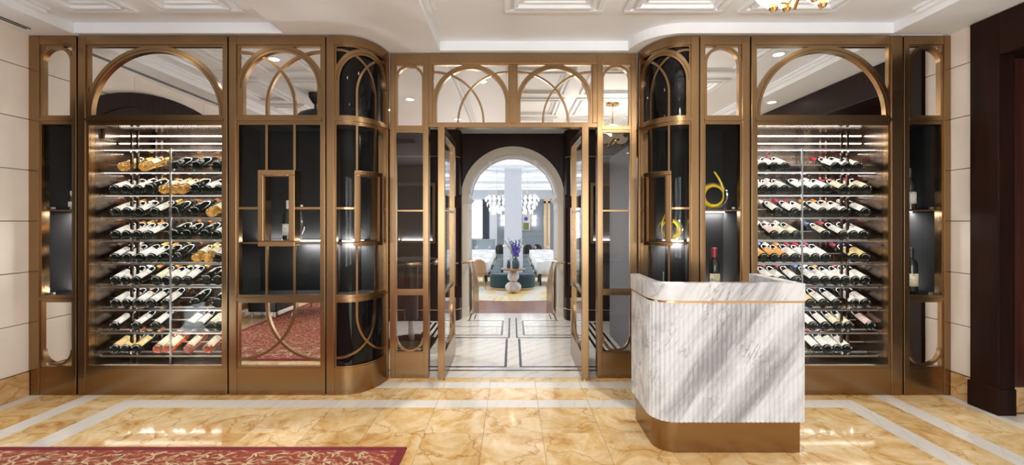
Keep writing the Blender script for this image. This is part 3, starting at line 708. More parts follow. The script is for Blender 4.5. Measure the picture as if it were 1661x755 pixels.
# ---- the two curved corner cabinets
def curved(xj, xe, a, sg, label):
    mp = Curve(xj, xe, a, YB-YA, sg)
    L = mp.len; o0, o1 = .070, L-.045
    t = thing('curved_cabinet', label, 'cabinet', (*mp(L/2, .1), 0), 'curved black glass corner cabinets')
    frame(t, mp, .002, L, o0, o1, HT, ZH, ZBASE, [R1, R2])
    for z0, z1 in ((R1[1], ZH), (R2[1], R1[0]), (ZBASE, R2[0])): bead(mp, o0, o1, z0, z1, t, .014)
    pane(t, mp, o0, o1, R1[1], ZH, 'black_glass', 'black_pane', .03); pane(t, mp, o0, o1, ZBASE, R2[0], 'black_glass', 'black_pane', .03)
    pane(t, mp, o0, o1, R2[1], R1[0], 'glass', 'glass_pane', .03)
    hw = (o1-o0)/2; arch(t, mp, o0+.005, o1-.005, R1[1], ZH-.01, .055)
    bars = (o0+(o1-o0)*.34, o0+(o1-o0)*.69)
    tracery(t, mp, o0+.01, o1-.01, bars, R1[1], .020, True, limit=ZH-.03)
    tracery(t, mp, o0+.01, o1-.01, bars, R2[0], .020, False, limit=za(584))
    niche_frame(t, mp, bars[0]-.028, bars[1]+.022, nz0, nz1, .040)
    for bx_ in bars: vbar(t, mp, bx_, nz1, R1[0], .018); vbar(t, mp, bx_, R2[1], nz0, .018)
    hbar(t, mp, o0, bars[0]-.028, za(338), .018); hbar(t, mp, bars[1]+.022, o1, za(338), .018)
    dep = .26
    fbox(MB(), mp, 0.01, L-.005, R2[1], R1[0], dep, dep+.012).build('back_panel', 'black_panel', t, smooth=True)
    fbox(MB(), mp, 0.01, .02, R2[1], R1[0], .09, dep).build('side_panel', 'black_panel', t); fbox(MB(), mp, L-.03, L-.018, R2[1], R1[0], .05, dep).build('side_panel', 'black_panel', t)
    for zz in (R2[1]-.01, R1[0]): fbox(MB(), mp, .01, L-.01, zz, zz+.01, .09, dep).build('end_panel', 'black_panel', t)
    zs = za(394)
    fbox(MB(), mp, .03, L-.02, zs-.014, zs, .06, dep-.012).build('shelf', 'bronze_dark', t)
    fbox(MB(), mp, .05, L-.06, zs+.0005, zs+.009, dep-.035, dep-.015).build('led_strip', 'led', t)
    fbox(MB(), mp, .05, L-.06, zs-.023, zs-.0145, dep-.035, dep-.015).build('led_strip', 'led', t)
    for q in range(3):
        sa, sb = .05+(L-.11)*q/3, .05+(L-.11)*(q+1)/3
        led_lamp(t, (*mp(sa, dep-.025), zs-.024), (*mp(sb, dep-.025), zs-.024), False, 2.6)
        led_lamp(t, (*mp(sa, dep-.025), zs+.010), (*mp(sb, dep-.025), zs+.010), True, 1.5)
    return mp, bars, zs
cvL = curved(xa(529), xb(631)-.30, .30, 1, 'curved black glass corner cabinet left of the entrance')
cvR = curved(xa(1134.5), xb(1034)+.30, .30, -1, 'curved black glass corner cabinet right of the entrance, with yellow decanter')

# ---- the two wine cabinets
def wine_unit(px, label, joint_px, side):
    s0, o0, o1, s1 = [xa(q) for q in px]; mp = flat(YA)
    t = thing('wine_cabinet', label, 'cabinet', ((s0+s1)/2, YA, 0), 'glass fronted wine cabinets')
    frame(t, mp, s0, s1, o0, o1, HT, ZH, ZBASE, [R1])
    bead(mp, o0, o1, R1[1], ZH, t); bead(mp, o0, o1, ZBASE, R1[0], t, .022, .009)
    pane(t, mp, o0, o1, R1[1], ZH, 'mirror', 'mirror_pane')
    arch(t, mp, o0+.008, o1-.008, R1[1], ZH-.006, .055)
    xm = xa(joint_px)
    pane(t, mp, o0, xm-.002, ZBASE, R1[0], 'glass', 'glass_pane'); pane(t, mp, xm+.002, o1, ZBASE, R1[0], 'glass', 'glass_pane')
    dep = .66
    casing(t, mp, o0, o1, ZBASE, R1[0], dep, 'back_steel')
    # vertical posts
    X0 = YA+.15
    MB().box(xm-.006, xm+.006, X0-.03, X0-.018, ZBASE, R1[0]-.2).build('post', 'steel', t)
    inner = o0+.10 if side < 0 else o1-.10
    for dx in (0, .055):
        for yy in (X0+.05, X0+.33):
            q = inner-side*(dx+.12); MB().box(q-.009, q+.009, yy, yy+.018, ZBASE, R1[0]-.02).build('post', 'back_steel', t)
    for k in range(10):
        z = za_s(279-37.2)-k*RP
        f = MB(); f.box(o0+.005, o1-.005, X0-.018, X0-.004, z-.012, z); f.box(o0+.005, o1-.005, X0+.10, X0+.112, z-.004, z+.004)
        sh = f.build('rack_rail', 'steel', t)
        if k < 9: MB().box(o0+.005, o1-.005, X0+.14, X0+.152, z-RP+.075, z-RP+.083).build('neck_rail', 'steel', sh)
        MB().box(o0+.005, o1-.005, X0-.004, X0+.40, z-.006, z-.002).build('glass_shelf', 'shelf_glass', t)
        MB().box(o0+.01, o1-.01, X0+.012, X0+.024, z-.0108, z-.0086).build('led_strip', 'led_wine', t)
    for k in range(9):
        z = za_s(279-37.2)-k*RP-.009; led_lamp(t, (o0+.02, X0+.24, z), (o1-.02, X0+.24, z), False, 1.6, .006)  # added lamps with no strip of their own, brightening the bottle necks
    for zz in (R1[0]-.06, R1[0]-.13):
        MB().box(o0+.02, o1-.02, X0+.15, X0+.165, zz, zz+.007).build('led_strip', 'led_wine', t)
    MB().box(o0+.004, o0+.03, X0, X0+.45, R1[0]-.11, R1[0]-.02).build('cooling_duct', 'back_steel', t)
    return t
YR = YA+.15                    # front edge of the racks
def za_s(py): return HC-(py-CY)*YR/FOC
RP = 37.2*YR/FOC               # row pitch
wine_unit((126.2, 138, 362.5, 368.5), 'bronze wine cabinet full of bottles, left of the entrance', 258, -1)
wine_unit((1219, 1226, 1446.5, 1464.3), 'bronze wine cabinet full of bottles, right of the entrance behind the host stand', 1317, 1)

# ---- recessed entrance: two sidelights, transom lights, posts
HB = HT; ZHB = zb(103); RB1 = (zb(213), zb(205)); RB2 = (zb(478), zb(471)); ZBB = zb(573); mpB = flat(YB)
def sidelight(px, label):
    s0, o0, o1, s1 = [xb(q) for q in px]
    t = thing('sidelight', label, 'window', ((s0+s1)/2, YB, 0), 'tall glazed sidelights of the entrance')
    frame(t, mpB, s0, s1, o0, o1, HB, ZHB, ZBB, [RB1, RB2])
    for z0, z1 in ((RB1[1], ZHB), (RB2[1], RB1[0]), (ZBB, RB2[0])): bead(mpB, o0, o1, z0, z1, t, .010)
    pane(t, mpB, o0, o1, RB1[1], ZHB, 'mirror', 'mirror_pane')
    pane(t, mpB, o0, o1, RB2[1], RB1[0], 'sidelight_glass', 'glass_pane'); pane(t, mpB, o0, o1, ZBB, RB2[0], 'sidelight_glass', 'glass_pane')
    arch(t, mpB, o0+.004, o1-.004, RB1[1], ZHB-.008, .024)
    hbar(t, mpB, o0, o1, zb(342), .016)
    hw = (o1-o0)/2
    farc(MB(), mpB, (o0+o1)/2, ZBB+.006+hw, hw-.022, hw-.002, PI, 2*PI, .012, .031, 26).build('bowl_arc', 'bronze', t, smooth=True)
sidelight((632, 640.5, 687.5, 695), 'tall narrow glazed sidelight left of the open doors')
sidelight((969, 976.5, 1024, 1033), 'tall narrow glazed sidelight right of the open doors, behind the host stand')
zt0, zt1 = zb(207), zb(200)
t = thing('transom_light', 'twin arched mirror transom with bronze tracery above the open doors', 'window', (C0, YB, zt0))
fbox(MB(), mpB, xb(695), xb(969), ZHB, HB, 0, .09).build('header', 'bronze', t, bevel=.003)
fbox(MB(), mpB, xb(695), xb(969), zt0, zt1, -.004, .09).build('rail', 'bronze', t, bevel=.003)
for a, c in ((695, 701.5), (826, 838), (961.5, 969)): fbox(MB(), mpB, xb(a), xb(c), zt1, ZHB, 0, .09).build('mullion', 'bronze', t, bevel=.003)
for o0, o1, b0, b1 in ((701.5, 826, 742.5, 784), (838, 961.5, 881, 922)):
    o0, o1, b0, b1 = xb(o0), xb(o1), xb(b0), xb(b1)
    bead(mpB, o0, o1, zt1, ZHB, t, .010); pane(t, mpB, o0, o1, zt1, ZHB, 'mirror', 'mirror_pane')
    arch(t, mpB, o0+.008, o1-.008, zt1, ZHB-.006, .045)
    tracery(t, mpB, o0+.006, o1-.006, (b0, b1), zt1, .018, True, limit=zb(114))
# door leaves, standing open into the vestibule
for sg in (-1, 1):
    xi = C0+sg*.68; y0, y1 = 4.07, 4.87; zt = 2.395; th = .032
    d = sempty('door_1' if sg < 0 else 'door_2', (xi, y0, 0))
    d['label'] = 'bronze framed glass door leaf standing open on the %s of the entrance' % ('left' if sg < 0 else 'right')
    def pt(ya, yb, z0, z1, e=th, mat='bronze', nm='stile'): return MB().box(xi-e, xi+e, ya, yb, z0, z1).build(nm, mat, d, bevel=.003)
    pt(y0, y0+.055, .012, zt); pt(y1-.075, y1, .012, zt)
    pt(y0+.055, y1-.075, zt-.075, zt, nm='top_rail'); pt(y0+.055, y1-.075, .012, .25, nm='kick_plate'); pt(y0+.055, y1-.075, .80, .835, .022, nm='mid_rail')
    pt(y0+.055, y1-.075, 1.60, 1.62, .018, nm='glazing_bar')
    pt(y0+.055, y1-.075, .25, zt-.075, .004, 'sidelight_glass', 'glass_pane')
    yc = (y0+y1)/2-.01; hw = (y1-y0-.13)/2
    m_ = MB(); vs = []; fs = []
    for k in range(25):
        a = PI+PI*k/24
        for rr, xx in ((hw-.02, -.012), (hw, -.012), (hw, .012), (hw-.02, .012)): vs.append((xi+xx, yc+rr*math.cos(a), .26+hw+rr*math.sin(a)))
    for k in range(24):
        for j in range(4): fs.append((4*k+j, 4*k+(j+1)%4, 4*k+4+(j+1)%4, 4*k+4+j))
    m_.add(vs, fs); m_.build('bowl_arc', 'bronze', d, smooth=True)
    xh = xi-sg*.085
    hd = MB().tube([(xh, y1-.04, .66), (xh, y1-.04, 1.80)], .016, 10).build('pull_handle', 'portal_wood', d, smooth=True)
    for zz in (.72, 1.72): MB().box(*sorted((xi-sg*th, xh-sg*.02)), y1-.065, y1-.015, zz-.065, zz+.065).build('handle_block', 'portal_wood', hd)
    # closer shoe and floor pivot
    MB().lathe([(.022, 0), (.022, .012)], (xi, y0+.03, 0), 12).build('pivot', 'steel', d)

# ================================================================== WINE BOTTLES
def bottle_proto(body, label, cap, shape='bordeaux', lab_pos=(.055, .140), turn=0):
    """lying bottle, base at the origin, neck along +Y"""
    t = bpy.data.objects.new('wine_bottle', None); COL.objects.link(t); t.empty_display_size = .05; ORG[t.name] = Vector((0,0,0))
    if shape == 'bordeaux': prof = [(.030,.006),(.036,.0),(.0385,.008),(.0385,.185),(.034,.207),(.020,.226),(.0150,.240),(.0145,.300),(.0135,.301)]
    else: prof = [(.034,.008),(.040,.0),(.0440,.010),(.0440,.125),(.040,.165),(.028,.205),(.0175,.245),(.0150,.300),(.0140,.301)]
    MB().lathe(prof, (0,0,0), 18, axis='y').build('glass_body', body, t, smooth=True, local=True)
    if label:
        r = (.0392 if shape == 'bordeaux' else .0446); vs = []; fs = []; n = 14
        for k in range(n+1):
            a = PI/2+turn+(-1.25+2.5*k/n)
            for rr, yy in ((r, lab_pos[0]), (r, lab_pos[1])): vs.append((rr*math.cos(a), yy, rr*math.sin(a)))
        for k in range(n): fs.append((2*k, 2*k+1, 2*k+3, 2*k+2))
        m_ = MB(); m_.add(vs, fs); o = m_.build('paper_label', label, t, smooth=True, local=True)
        so = o.modifiers.new('paper', 'SOLIDIFY'); so.thickness = .0004
    MB().lathe([(.0162,.236),(.0165,.27),(.0168,.304),(.010,.306)], (0,0,0), 14, axis='y').build('capsule', cap, t, smooth=True, local=True)
    return t
KINDS = {'w': ('bottle_dark','label_white','bordeaux','dark wine bottle with white label'),
         'y': ('bottle_dark','label_yellow','bordeaux','dark wine bottle with golden label'),
         'o': ('bottle_dark','label_orange','bordeaux','dark wine bottle with orange label'),
         'p': ('bottle_dark','label_pink','bordeaux','dark wine bottle with pinkish label'),
         'c': ('bottle_dark','label_cream','bordeaux','dark wine bottle with cream label'),
         'd': ('bottle_dark','label_white','burgundy','wide dark bottle showing little label'),
         'g': ('bottle_gold','label_cream','bordeaux','clear bottle of golden wine'),
         'r': ('bottle_rose','label_cream','bordeaux','clear bottle of rose wine')}
PROTO = {}
def wine(kind, cap):
    k = (kind, cap)
    if k not in PROTO:
        b_, l_, sh, _ = KINDS[kind]
        PROTO[k] = [bottle_proto(b_, l_, cap, sh, (.075, .15) if kind in 'gd' else (.022, .140), 1.1 if kind == 'd' else 0), True]
    p, fresh = PROTO[k]
    if fresh: PROTO[k][1] = False; return p
    c = p.copy(); COL.objects.link(c)
    for ch in [x for x in bpy.data.objects if x.parent == p]:
        q = ch.copy(); COL.objects.link(q); q.parent = c
    return c
ORD = ['first','second','third','fourth','fifth','sixth','seventh','eighth','ninth','tenth','eleventh','twelfth','thirteenth']
LEFT = ["149w 198g 232g 285d 318d 351d", "148w 184w 203w 222w 241d 264g 279g 293g 316d 334w 353w", "148w 186w 204w 224w 250w 282d 315d 341g",
        "149o 186w 203w 221w 240w 281d 302d 331d 350w", "148w 185w 205w 225w 244w 267d 287d 318g 336g 353w", "149w 185w 201w 219w 252c 268w 285w 303w 334d 352d",
        "148w 185w 203w 223w 243w 268w 316d 352d", "149w 185w 219w 251w 305w 322w 341c 355w", "149w 185y 202y 220y 255r 271r 305r 336r"]
RIGHT = ["1239w 1257w 1275w 1357w 1375w 1393w", "1240w 1257w 1275w 1304w 1325w 1343w 1371c 1388c 1407c 1441y", "1262w 1290w 1308w 1336w 1354w 1372w 1405w 1441p",
         "1257p 1275c 1293c 1340c 1369w 1386w 1402w 1442w", "1240o 1257o 1274o 1291w 1308w 1324w 1341w 1387y 1404y 1441y", "1253w 1270w 1292w 1323w 1340w 1357w 1373w 1389w 1405w 1441p",
         "1316y 1337w 1358w 1388w 1405w 1441p", "1320w 1340w 1361c 1378c 1413p 1441y", "1326w 1343w 1359w 1375w"]
CAPSL = ['cap_orange','cap_orange','cap_gold','cap_black','cap_white','cap_orange']
CAPSR = ['cap_wine','cap_red','cap_black','cap_wine','cap_orange','cap_white','cap_blue']
for side, rows, caps in (('left', LEFT, CAPSL), ('right', RIGHT, CAPSR)):
    for r_, row in enumerate(rows):
        items = row.split(); zsh = za_s(279)-r_*RP
        for k, it in enumerate(items):
            px, kind = float(it[:-1]), it[-1]
            cap = caps[(r_*5+k*3+int(px)) % len(caps)] if kind not in 'gr' else ('cap_white' if kind == 'r' else 'cap_gold')
            o = wine(kind, cap); y = YR+.012
            tilt = math.radians(21 + ((k*7+r_*3) % 5 - 2)*.5)
            o.location = ((px-CX)*y/FOC, y, zsh+.0435*math.cos(tilt)+.003 if kind != 'd' else zsh+.0495*math.cos(tilt)+.003)
            o.rotation_euler = (tilt, random.uniform(-.12, .12), random.uniform(-.02, .02)); o.scale = (1.12,)*3
            pos = ORD[k] if k < len(items)-1 else 'rightmost'
            tag(o, '%s, %s from the left on %s shelf down, %s cabinet' % (KINDS[kind][3], pos, ORD[r_], side) if pos != 'rightmost' else
                '%s, rightmost on the %s shelf down of the %s cabinet' % (KINDS[kind][3], ORD[r_], side), 'bottle', 'wine bottles racked in the %s cabinet' % side)

# ================================================================== THINGS ON THE DISPLAY SHELVES
def upright(x, y, z, h, lab, cap, label, name='display_bottle', wide=1.0):
    t = thing(name, label, 'bottle', (x, y, z)); k = h/.30
    MB().lathe([(a*k*wide, c*k) for a, c in ((.032,.0),(.0385,.004),(.0385,.185),(.034,.207),(.018,.228),(.0145,.245),(.0145,.300))], (x,y,z), 22).build('glass_body', 'bottle_dark', t, smooth=True)
    n = 16; vs = []; fs = []; r = .0391*k*wide
    for i in range(n+1):
        a = -PI/2-1.3+2.6*i/n
        vs += [(x+r*math.cos(a), y+r*math.sin(a), z+.045*k), (x+r*math.cos(a), y+r*math.sin(a), z+.13*k)]
    for i in range(n): fs.append((2*i, 2*i+2, 2*i+3, 2*i+1))
    m_ = MB(); m_.add(vs, fs); o = m_.build('paper_label', lab, t, smooth=True); so = o.modifiers.new('paper', 'SOLIDIFY'); so.thickness = .0005
    MB().lathe([(.0163*k,.238*k),(.0165*k,.302*k),(.010*k,.304*k)], (x,y,z), 16).build('capsule', cap, t, smooth=True)
def onshelf(px, Y): return (px-CX)*Y/FOC
y = YA+.20
upright(onshelf(468, y), y, zsh3+.001, .37, 'label_white', 'cap_white', 'champagne bottle with pale neck standing in the framed niche', wide=1.05)
y = YA+.19
zf6 = R2[1]+.009
upright(onshelf(1158.5, y), y, zf6, .40, 'label_cream', 'cap_red', 'red capped bottle with cream label standing just behind the host stand', wide=.9)
upright(onshelf(1477, y), y, zf6, .40, 'label_cream', 'cap_black', 'dark bottle with cream label on the lowest shelf at far right')
upright(onshelf(1475, y), y, nR[3]+.001, .37, 'label_white', 'cap_black', 'tall dark bottle on the upper shelf at far right')
upright(onshelf(116, y), y, nL[3]+.001, .17, 'label_white', 'cap_white', 'small dark bottle on the upper shelf at far left')
# glass disc standing beside the champagne bottle
y = YA+.25; cx_ = onshelf(487.5, y)
t = thing('glass_decanter', 'clear round glass decanter beside the champagne bottle', 'decanter', (cx_, y, zsh3))
MB().lathe([(.03,.0),(.035,.01),(.012,.03),(.010,.06),(.05,.10),(.075,.17),(.066,.23),(.03,.28),(.018,.32)], (cx_, y, zsh3+.001), 20, sx=.8, sy=.8, cap=False).build('bowl', 'decanter_glass', t, smooth=True)
MB().lathe([(.02,.32),(.026,.33),(.02,.34)], (cx_, y, zsh3+.001), 14).build('stopper', 'steel', t, smooth=True)
# the snake-shaped yellow decanters: a "6" of amber wine inside a clear glass ring
def snake(x, y, z, h, flip, label):
    t = thing('snake_decanter', label, 'decanter', (x, y, z)); R = h*.27; cz = z+R+h*.10
    pts, rad = [], []
    for k in range(33):
        a = math.radians(150)-math.radians(345)*k/32
        pts.append((x+flip*R*math.cos(a), y, cz+R*math.sin(a))); rad.append(h*(.018+.042*math.sin(PI*min(1, k/30))))
    ex, ez = pts[-1][0], pts[-1][2]
    top = (x-flip*R*.10, z+h)
    for k in range(1, 9):
        u = k/8; p0 = (ex, ez); ctrl = (x-flip*R*.95, cz+R*1.25)
        q = [(1-u)**2*p0[i]+2*u*(1-u)*ctrl[i]+u*u*top[i] for i in (0, 1)]
        pts.append((q[0], y, q[1])); rad.append(h*(.034-.012*u))
    MB().tube(pts, rad, 10).build('wine_tube', 'amber_glass', t, smooth=True)
    MB().tube([(x+R*1.38*math.cos(2*PI*k/32), y+.004, cz+R*1.20*math.sin(2*PI*k/32)) for k in range(33)], h*.032, 8).build('glass_ring', 'decanter_glass', t, smooth=True)
    MB().lathe([(h*.17,0),(h*.18,.004),(h*.13,h*.05),(h*.04,h*.085)], (x,y,z), 20).build('glass_foot', 'decanter_glass', t, smooth=True)
    return t
y = YA+.19
snake(onshelf(1157, y), y, nM[3]+.001, .345, -1, 'yellow looped decanter with raised neck on the upper shelf of narrow cabinet')
mpR, barsR, zsR = cvR
xx, yy = mpR((barsR[0]+barsR[1])/2-.04, .17)
snake(xx, yy, zsR+.001, .300, 1, 'yellow six-shaped decanter on the shelf of the right curved cabinet')
mpL, barsL, zsL = cvL
xx, yy = mpL((barsL[0]+barsL[1])/2, .16)
t = thing('crystal_decanter', 'cut crystal decanter on the shelf of the left curved cabinet', 'decanter', (xx, yy, zsL))
MB().lathe([(.05,.0),(.06,.01),(.062,.08),(.05,.11),(.016,.15),(.018,.20)], (xx, yy, zsL+.001), 10, cap=False).build('body', 'decanter_glass', t)
MB().ball((xx, yy, zsL+.225), .022).build('stopper', 'decanter_glass', t, smooth=True)

# ================================================================== HOST STAND
XD0, XD1, YF, YK = .905, 1.882, 2.765, 3.30
def dpath(inset, rad, n=10):
    a, c, f, k = XD0+inset, XD1-inset*.4, YF+inset, YK-inset*.5
    pts = [(a, k), (a, f+rad)]
    for i in range(1, n): an = PI+PI/2*i/n; pts.append((a+rad+rad*math.cos(an), f+rad+rad*math.sin(an)))
    pts += [(a+rad, f), (c, f), (c, k)]
    return pts
def ushape(outer, thick, z0, z1, reeds=False):
    """wall of given thickness following a U-shaped path"""
    o = [Vector(p) for p in outer]; inner = []
    for i, p in enumerate(o):
        d0 = (o[i]-o[i-1]).normalized() if i else None; d1 = (o[i+1]-o[i]).normalized() if i < len(o)-1 else None
        nn = [Vector((-d.y, d.x)) for d in (d0, d1) if d is not None]
        if len(nn) == 2:
            b_ = (nn[0]+nn[1]).normalized(); q = p+b_*(thick/max(.3, b_.dot(nn[0])))
        else: q = p+nn[0]*thick
        inner.append(q)
    if reeds:                       # resample the outer line into convex reeds
        res = []; pitch = .0305
        for i in range(len(o)-1): pass
        L = [0]
        for i in range(1, len(o)): L.append(L[-1]+(o[i]-o[i-1]).length)
        def ev(s):
            i = 1
            while i < len(L)-1 and L[i] < s: i += 1
            u = (s-L[i-1])/(L[i]-L[i-1]); dd = (o[i]-o[i-1]).normalized(); return o[i-1].lerp(o[i], u), Vector((dd.y, -dd.x))
        n = round(L[-1]/pitch)
        for k in range(n):
            for j in range(6):
                s = (k+j/6)*L[-1]/n; p, nn = ev(s); h = math.sqrt(max(0, 1-(2*j/6-1)**2))*.0085
                res.append(p+nn*h)
        res.append(o[-1]); outer_ = res
    else: outer_ = o
    ring_ = [tuple(p) for p in outer_]+[tuple(p) for p in reversed(inner)]
    return MB().prism(ring_, 'z', z0, z1)
t = thing('host_stand', 'white veined marble host stand with fluted front and brass plinth', 'reception desk', ((XD0+XD1)/2, (YF+YK)/2, 0))
ushape(dpath(.035, .13), .06, 0, .215).build('plinth', 'bronze', t, smooth=True)
ushape(dpath(.012, .14), .06, .210, .978, True).build('fluted_body', 'desk_marble', t, smooth=True)
ushape(dpath(.004, .145), .07, .978, .990).build('brass_strip', 'brass', t, smooth=True)
ushape(dpath(.0, .15), .072, .990, 1.104).build('top_band', 'desk_marble', t, smooth=True, bevel=.004)
MB().box(XD0+.075, XD1-.075, YF+.08, YK-.04, .72, .745).build('worktop', 'desk_marble', t)
MB().box(XD0+.075, XD1-.075, YF+.08, YK-.06, .30, .32).build('lower_shelf', 'portal_wood', t)

# ================================================================== RUG
RX0, RX1, RY0, RY1 = -3.72, -.695, -3.2, 2.853
rug = thing('rug', 'red floral rug with dark crimson border on the marble floor', 'rug', ((RX0+RX1)/2, (RY0+RY1)/2, 0))
bw_ = .055
MB().box(RX0+bw_, RX1-bw_, RY0+bw_, RY1-bw_*.8, 0.0005, .010).build('field', 'rug', rug)
m_ = MB(); m_.box(RX0, RX1, RY0, RY0+bw_, .0005, .0105); m_.box(RX0, RX1, RY1-bw_*.8, RY1, .0005, .0105); m_.box(RX0, RX0+bw_, RY0+bw_, RY1-bw_*.8, .0005, .0105); m_.box(RX1-bw_, RX1, RY0+bw_, RY1-bw_*.8, .0005, .0105)
m_.build('border', 'rug_border', rug)
# woven scroll leaves along the front edge
m_ = MB(); rnd = random.Random(3)
def leaf(cx, cy, ang, L, W):
    n = 5; vs = []; fs = []
    for i in range(n+1):
        u = i/n; bend = .5*math.sin(u*PI*.9)*L*.35; wd = W*math.sin(PI*min(1, .12+u*.88))
        for e in (-1, 1):
            lx, ly = u*L, bend+e*wd
            vs.append((cx+lx*math.cos(ang)-ly*math.sin(ang), cy+lx*math.sin(ang)+ly*math.cos(ang), .0112))
    for i in range(n): fs.append((2*i, 2*i+2, 2*i+3, 2*i+1))
    m_.add(vs, fs)
x = RX0+.10
while x < RX1-.14:
    for rowy in (2.755, 2.67, 2.56, 2.45):
        base = rnd.uniform(0, 2*PI); cx, cy = x+rnd.uniform(-.04, .04), rowy+rnd.uniform(-.02, .02)
        for k in range(5):
            a = base+k*rnd.uniform(.7, 1.25); L = rnd.uniform(.045, .085)
            if cy+L*math.sin(a) < RY1-.058: leaf(cx, cy, a, L, .007)
    x += .165
lv = m_.build('woven_leaves', 'rug_leaf', rug); lv['kind'] = 'stuff'

# ================================================================== CHANDELIER (only its lowest shades hang into view)
hx, hy = 1.44, 2.13
t = thing('chandelier', 'brass chandelier with glowing petal glass shades hanging at the top', 'chandelier', (hx, hy, 2.55))
CH = .03
MB().lathe([(.10,ZFIELD-.04-0),(.11,ZFIELD-.002)], (hx,hy,0), 24).build('canopy', 'brass', t, smooth=True)
MB().tube([(hx,hy,2.64),(hx,hy,ZFIELD-.03)], .012, 10).build('stem', 'brass', t, smooth=True)
MB().ball((hx,hy,2.68), .045).build('hub', 'brass', t, smooth=True)
for k in range(6):
    a = math.radians(20+60*k); dz = .0 if k % 2 == 0 else .05; L = .13 if k % 2 == 0 else .19
    ex, ey = hx+L*math.cos(a), hy+L*math.sin(a); ez = 2.60+dz+CH
    MB().tube([(hx,hy,2.68), (hx+.5*L*math.cos(a), hy+.5*L*math.sin(a), 2.60), (ex, ey, ez)], .008, 8).build('arm', 'brass', t, smooth=True)
    cup = MB(); vs = []; fs = []; n, m2 = 20, 6
    for j in range(m2+1):
        u = j/m2
        for i in range(n):
            b_ = 2*PI*i/n; rr = .012+.085*u**.7*(1+.12*math.cos(3*b_)*u); zz = u*u*.095+.020*u*math.cos(3*b_)
            vs.append((ex+rr*math.cos(b_), ey+rr*math.sin(b_), ez+zz-.02))
    for j in range(m2):
        for i in range(n): fs.append((j*n+i, j*n+(i+1)%n, (j+1)*n+(i+1)%n, (j+1)*n+i))
    cup.add(vs, fs); sh = cup.build('shade', 'shade_glow', t, smooth=True); so = sh.modifiers.new('thick', 'SOLIDIFY'); so.thickness = .004
    rim = [vs[m2*n+i] for i in range(n)]+[vs[m2*n]]
    MB().tube(rim, .006, 6).build('shade_rim', 'brass', sh, smooth=True)
    MB().lathe([(.015,-.05),(.022,-.035),(.016,-.01)], (ex,ey,ez), 12).build('socket', 'brass', sh, smooth=True)
l = bpy.data.lights.new('chandelier_lamp', 'POINT'); l.energy = 38; l.color = (1, .95, .90); l.shadow_soft_size = .12
o = bpy.data.objects.new('chandelier_lamp', l); COL.objects.link(o); o.location = (0, 0, .22); o.parent = t

# ================================================================== THINGS BEHIND THE CAMERA THAT SHOW IN THE MIRRORS
hx, hy = -2.62, 1.75
t = thing('pendant_lamp', 'dark pendant lamp reflected in the mirror above the tracery niche', 'lamp', (hx, hy, 2.4))
MB().lathe([(.03,3.07),(.05,3.10),(.085,3.15),(.09,ZFIELD-.002)], (hx,hy,0), 20).build('canopy', 'black_satin', t, smooth=True)
MB().tube([(hx,hy,2.98),(hx,hy,3.09)], .018, 10).build('stem', 'black_satin', t, smooth=True)
MB().lathe([(.26,2.80),(.25,2.87),(.19,2.94),(.08,2.99),(.03,3.0)], (hx,hy,0), 28, cap=False).build('shade', 'black_satin', t, smooth=True)
tx, ty = -3.86, .45
t = thing('lounge_table', 'low dark cabinet table against the left wall, reflected in the low mirror', 'table', (tx, ty, 0))
MB().box(tx-.22, tx+.22, ty-.40, ty+.40, .10, .62).build('top', 'black_satin', t, bevel=.02)
for a in (-1, 1):
    for c in (-1, 1): MB().tube([(tx+a*.17, ty+c*.34, .12), (tx+a*.18, ty+c*.36, .011)], [.022, .012], 8).build('leg', 'steel', t, smooth=True)
tx, ty = -3.16, .35
t = thing('lounge_chair', 'dark lounge chair with metal legs on the rug, reflected in the low mirror', 'chair', (tx, ty, 0))
MB().box(tx-.34, tx+.34, ty-.34, ty+.34, .24, .48).build('seat', 'black_satin', t, bevel=.04)
MB().box(tx-.34, tx+.34, ty-.40, ty-.28, .44, .88).build('backrest', 'black_satin', t, bevel=.04)
for a in (-1, 1):
    MB().box(tx+a*.34-.04, tx+a*.34+.04, ty-.30, ty+.30, .44, .62).build('armrest', 'black_satin', t, bevel=.03)
    for c in (-1, 1): MB().tube([(tx+a*.24, ty+c*.24, .26), (tx+a*.33, ty+c*.33, .011)], [.022, .012], 8).build('leg', 'steel', t, smooth=True)

# ================================================================== DINING ROOM (floor half a metre lower)
ZD, ZC = -.5, 3.25
DX0, DX1, DYB = -3.3, 3.0, 24.0
dfl = struct(MB().box(DX0, DX1, 7.9, DYB+.1, ZD-.1, ZD), 'floor_dining', 'red_floor')
MB().lathe([(0.02, .0), (2.5, .0), (2.5, .012), (0.02, .013)], (C0, 13.3, ZD+.0005), 64, sx=1.25, sy=1.0).build('carpet', 'carpet', dfl)
MB().box(DX0, DX1, 14.2, DYB, ZD, ZD+.0125).build('carpet', 'carpet', dfl)
struct(MB().box(DX0, DX1, 7.45, DYB+.1, ZC, ZC+.1), 'ceiling_dining', 'white_paint')
for sg, nm in ((-1, 'left'), (1, 'right')):
    x0, x1 = (DX0-.1, DX0) if sg < 0 else (DX1, DX1+.1)
    struct(MB().box(x0, x1, 7.45, 9.6, ZD, ZC), 'wall_dining_%s' % nm, 'pale_wall')
    struct(MB().box(x0, x1, 20.6, DYB, ZD, ZC), 'wall_dining_%s_far' % nm, 'pale_wall')
    struct(MB().box(x0, x1, 9.6, 20.6, 2.6, ZC), 'wall_dining_%s_top' % nm, 'pale_wall')
    struct(MB().box(x0, x1, 9.6, 20.6, ZD, .1), 'wall_dining_%s_sill' % nm, 'pale_wall')
    struct(MB().box(*sorted((C0+sg*.85, sg*3.3)), 7.38, 7.46, ZD, ZC), 'wall_dining_front_%s' % nm, 'pale_wall')
